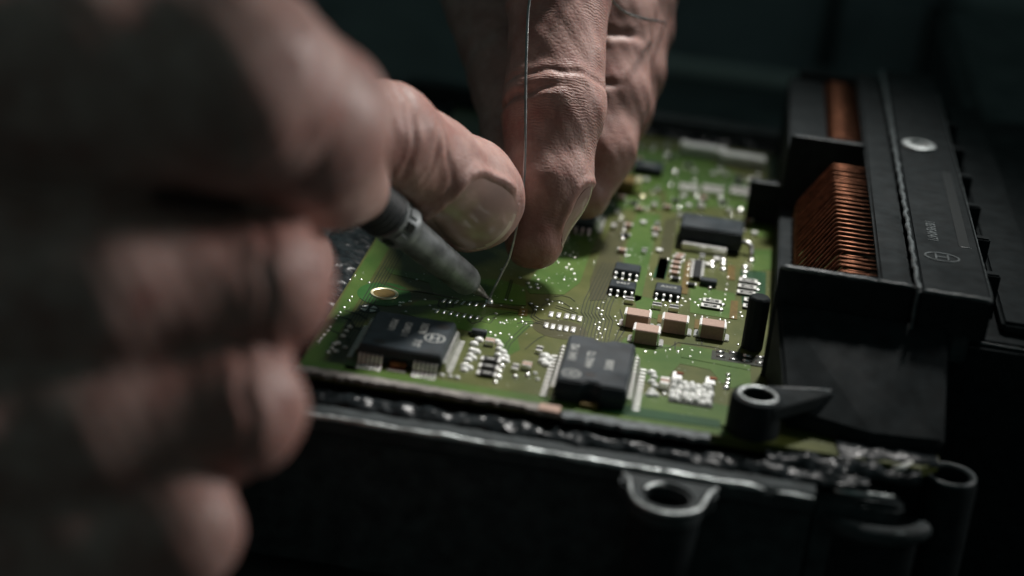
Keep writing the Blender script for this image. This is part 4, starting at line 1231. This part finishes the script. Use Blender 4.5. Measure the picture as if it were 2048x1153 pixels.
# the hand that holds the iron, nearest the camera
ha = thing('iron_hand', 'blurred bare hand in front holding the iron, thumb nail showing beside the wire', 'hand')
A = Hand()
idx = [(-62.0,-93.8,58.5,14.2), (-38.8,-93.9,60.7,13.2), (-23.2,-92.8,62.3,12.4), (-15.8,-85.9,56.2,10.6), (-16.7,-70.5,46.4,8.6), (-18.2,-54.2,38.7,7.2), (-18.9,-35.9,30.8,6)]
mid = [(-57.7,-104.1,35.2,13), (-35.6,-101.2,36.9,11), (-17.5,-93.8,37.5,8.4), (-23.1,-66.3,26.3,7.4), (-26.0,-41.3,19.4,6.4)]
rin = [(-54.8,-111.0,17.8,12.3), (-34.2,-107.5,21.3,9.8), (-18.2,-101.5,24.2,8.3), (-23.6,-78.5,12.8,7.4), (-27.7,-56.5,4.0,6.6)]
pin_ = [(-51.4,-116.2,1.9,10.6), (-33.7,-113.4,7.0,8.7), (-21.9,-111.4,11.6,7.4), (-26.9,-91.7,0.1,6.8), (-30.7,-73.1,-9.3,6)]
thm = [(-64.1,-51.3,25.2,14), (-39.5,-40.9,41.9,10.6), (-17.8,-16.6,32.5,8.9), (-11.4,-7.7,26.1,8.2), (-5.8,-0.1,19.6,9.1), (-4.6,1.1,18.2,8.7)]
wrist = (-138.8,-73.5,10.2,24)
for q in (idx, mid, rin, pin_): pass
i_i = A.chain(idx, 3.0, 1.0)
i_m = A.chain(mid, 2.5, 2.4)
i_r = A.chain(rin, 2.5, 2.4)
i_p = A.chain(pin_, 2.5, 2.4)
i_t = A.chain(thm, 3.0, 3.0)
for q in (idx, mid, rin, pin_): A.chain([q[0], (wrist[0], wrist[1], wrist[2], 17)], 3, 7.0)
A.chain([thm[0], (wrist[0], wrist[1], wrist[2]-6, 19)], 3, 9.0)
A.chain([(*wrist[:3], 25), (-194.9,-62.2,-7.0,28)], 3, 8.0)
A.chain([(-55.6,-75.9,0.3,19), (-59.7,-58.5,27.6,17), (-47.2,-62.4,31.0,9)], 4, 6.0)
A.chain([(-47.0,-88.2,42.1,8.5), (-23.4,-79.4,42.0,6)], 3, 3.0)
cm = BACK
A.mods.append((i_m, crease(mid[1], mid[2], 0.97, cm+UP*0.4, 0.40, 0.7)))
A.mods.append((i_m, crease(mid[1], mid[2], 0.86, cm+UP*0.4, 0.18, 0.6)))
A.mods.append((i_r, crease(rin[1], rin[2], 1.08, cm+UP*0.4, 0.42, 0.7)))
A.mods.append((i_r, crease(rin[1], rin[2], 0.93, cm+UP*0.4, 0.2, 0.6)))
A.mods.append((i_i, crease(idx[2], idx[3], 0.35, cm+UP*0.5, 0.22, 0.8)))
A.mods.append((i_i, crease(idx[2], idx[3], 0.75, cm+UP*0.5, 0.20, 0.7)))
A.mods.append((i_t, crease(thm[1], thm[2], 0.97, UP+cm*0.6, 0.35, 0.6, tilt=RIGHT*0.25)))
A.mods.append((i_t, crease(thm[1], thm[2], 1.06, UP+cm*0.6, 0.30, 0.5, tilt=-RIGHT*0.2)))
A.mods.append((i_t, crease(thm[1], thm[2], 0.88, UP+cm*0.6, 0.25, 0.5)))
A.mods.append((i_t, crease(thm[2], thm[4], 0.22, cm-UP*0.1, 0.28, 0.5, tilt=UP*0.8)))
nrm_a = BACK*0.95-UP*0.02-RIGHT*0.26
nm, fr_a = nail_mod(thm[2], thm[4], 8.9, nrm_a, 12.5, 27.6, 6.9, 0.5, 0.8)
A.mods.append((i_t, nm))
A.build('hand_skin', 0.8, M['skin_a'], ha, [(mid[2][:3], 11, .55), (rin[2][:3], 11, .6), (idx[3][:3], 12, .32), (thm[2][:3], 12, .3), (pin_[2][:3], 9, .35)])
nm_ = nail_mesh(A, i_t, fr_a, 'thumb_nail', ha, 0.30, 0.05)

# the hand that feeds the wire
hb = thing('wire_hand', 'bare hand reaching down from above, finger pressing the solder wire', 'hand')
B = Hand()
bi = [(-0.6,78.1,70.8,10.6), (2.7,37.3,47.6,9.2), (5.6,22.9,30.3,8.9), (6.3,14.7,18.2,8), (6.1,8.9,9.6,5.4)]
bm2 = [(7.9,104.0,68.4,10.6), (10.5,62.1,40.1,9.2), (12.8,52.0,25.6,8.5), (12.9,44.0,16.7,7.4), (11.8,37.9,10.1,5.6)]
br = [(14.2,125.5,66.2,10), (13.6,83.6,38.8,8.5), (15.1,73.8,25.3,7.8), (14.6,66.6,18.4,6.9), (13.8,59.9,12.9,5.5)]
bp = [(19.7,141.3,61.3,8.6), (15.9,104.0,40.1,7), (16.1,94.5,27.8,6.6), (15.7,87.2,20.7,5.4)]
bt = [(-31.3,133.2,85.1,17), (-20.8,92.0,46.2,13), (-4.8,52.6,25.9,9.2), (0.3,33.8,16.0,7.5), (2.3,24.7,9.3,6.2)]
bw = (-0.7,280.2,170.8,27)
j_i = B.chain(bi, 2.6, 1.0); j_m = B.chain(bm2, 2.4, 0.9); j_r = B.chain(br, 2.4, 0.9); j_p = B.chain(bp, 2.4, 0.9); j_t = B.chain(bt, 2.4, 0.9)
for q in (bi, bm2, br, bp): B.chain([q[0], (*bw[:3], 18)], 3, 7.0)
B.chain([bt[0], (*bw[:3], 20)], 3, 9.0)
B.chain([bw, (0.6,345.8,224.2,30)], 3, 8.0)
palm = -RIGHT+BACK*0.15
B.mods.append((j_i, crease(bi[1], bi[2], 1.0, palm, 0.65, 0.7, 0.75, tilt=-UP*0.0+RIGHT*0.1)))
B.mods.append((j_i, crease(bi[1], bi[2], 0.06, palm, 0.6, 0.8, 0.75)))
B.mods.append((j_i, crease(bi[1], bi[2], 0.86, BACK, 0.25, 0.5, 0.9)))
B.mods.append((j_m, crease(bm2[1], bm2[2], 1.05, palm, 0.45, 0.7, 0.9)))
B.mods.append((j_m, crease(bm2[1], bm2[2], 0.45, BACK-RIGHT, 0.4, 0.8, 0.9)))
B.mods.append((j_r, crease(br[1], br[2], 1.0, palm, 0.6, 0.7, 1.0)))
nrm_b = RIGHT*1.0-BACK*0.12-UP*0.25
nmb, fr_b = nail_mod(bi[3], bi[4], 6.6, nrm_b, -1.0, 11.0, 5.6, 0.4, 0.45)
B.mods.append((j_i, nmb))
B.build('hand_skin', 0.6, M['skin_b'], hb, [(bi[4][:3], 7, .5), (bi[2][:3], 9, .15), (bm2[3][:3], 9, .3), (br[3][:3], 9, .3)])
nail_mesh(B, j_i, fr_b, 'finger_nail', hb, 0.25, 0.05)
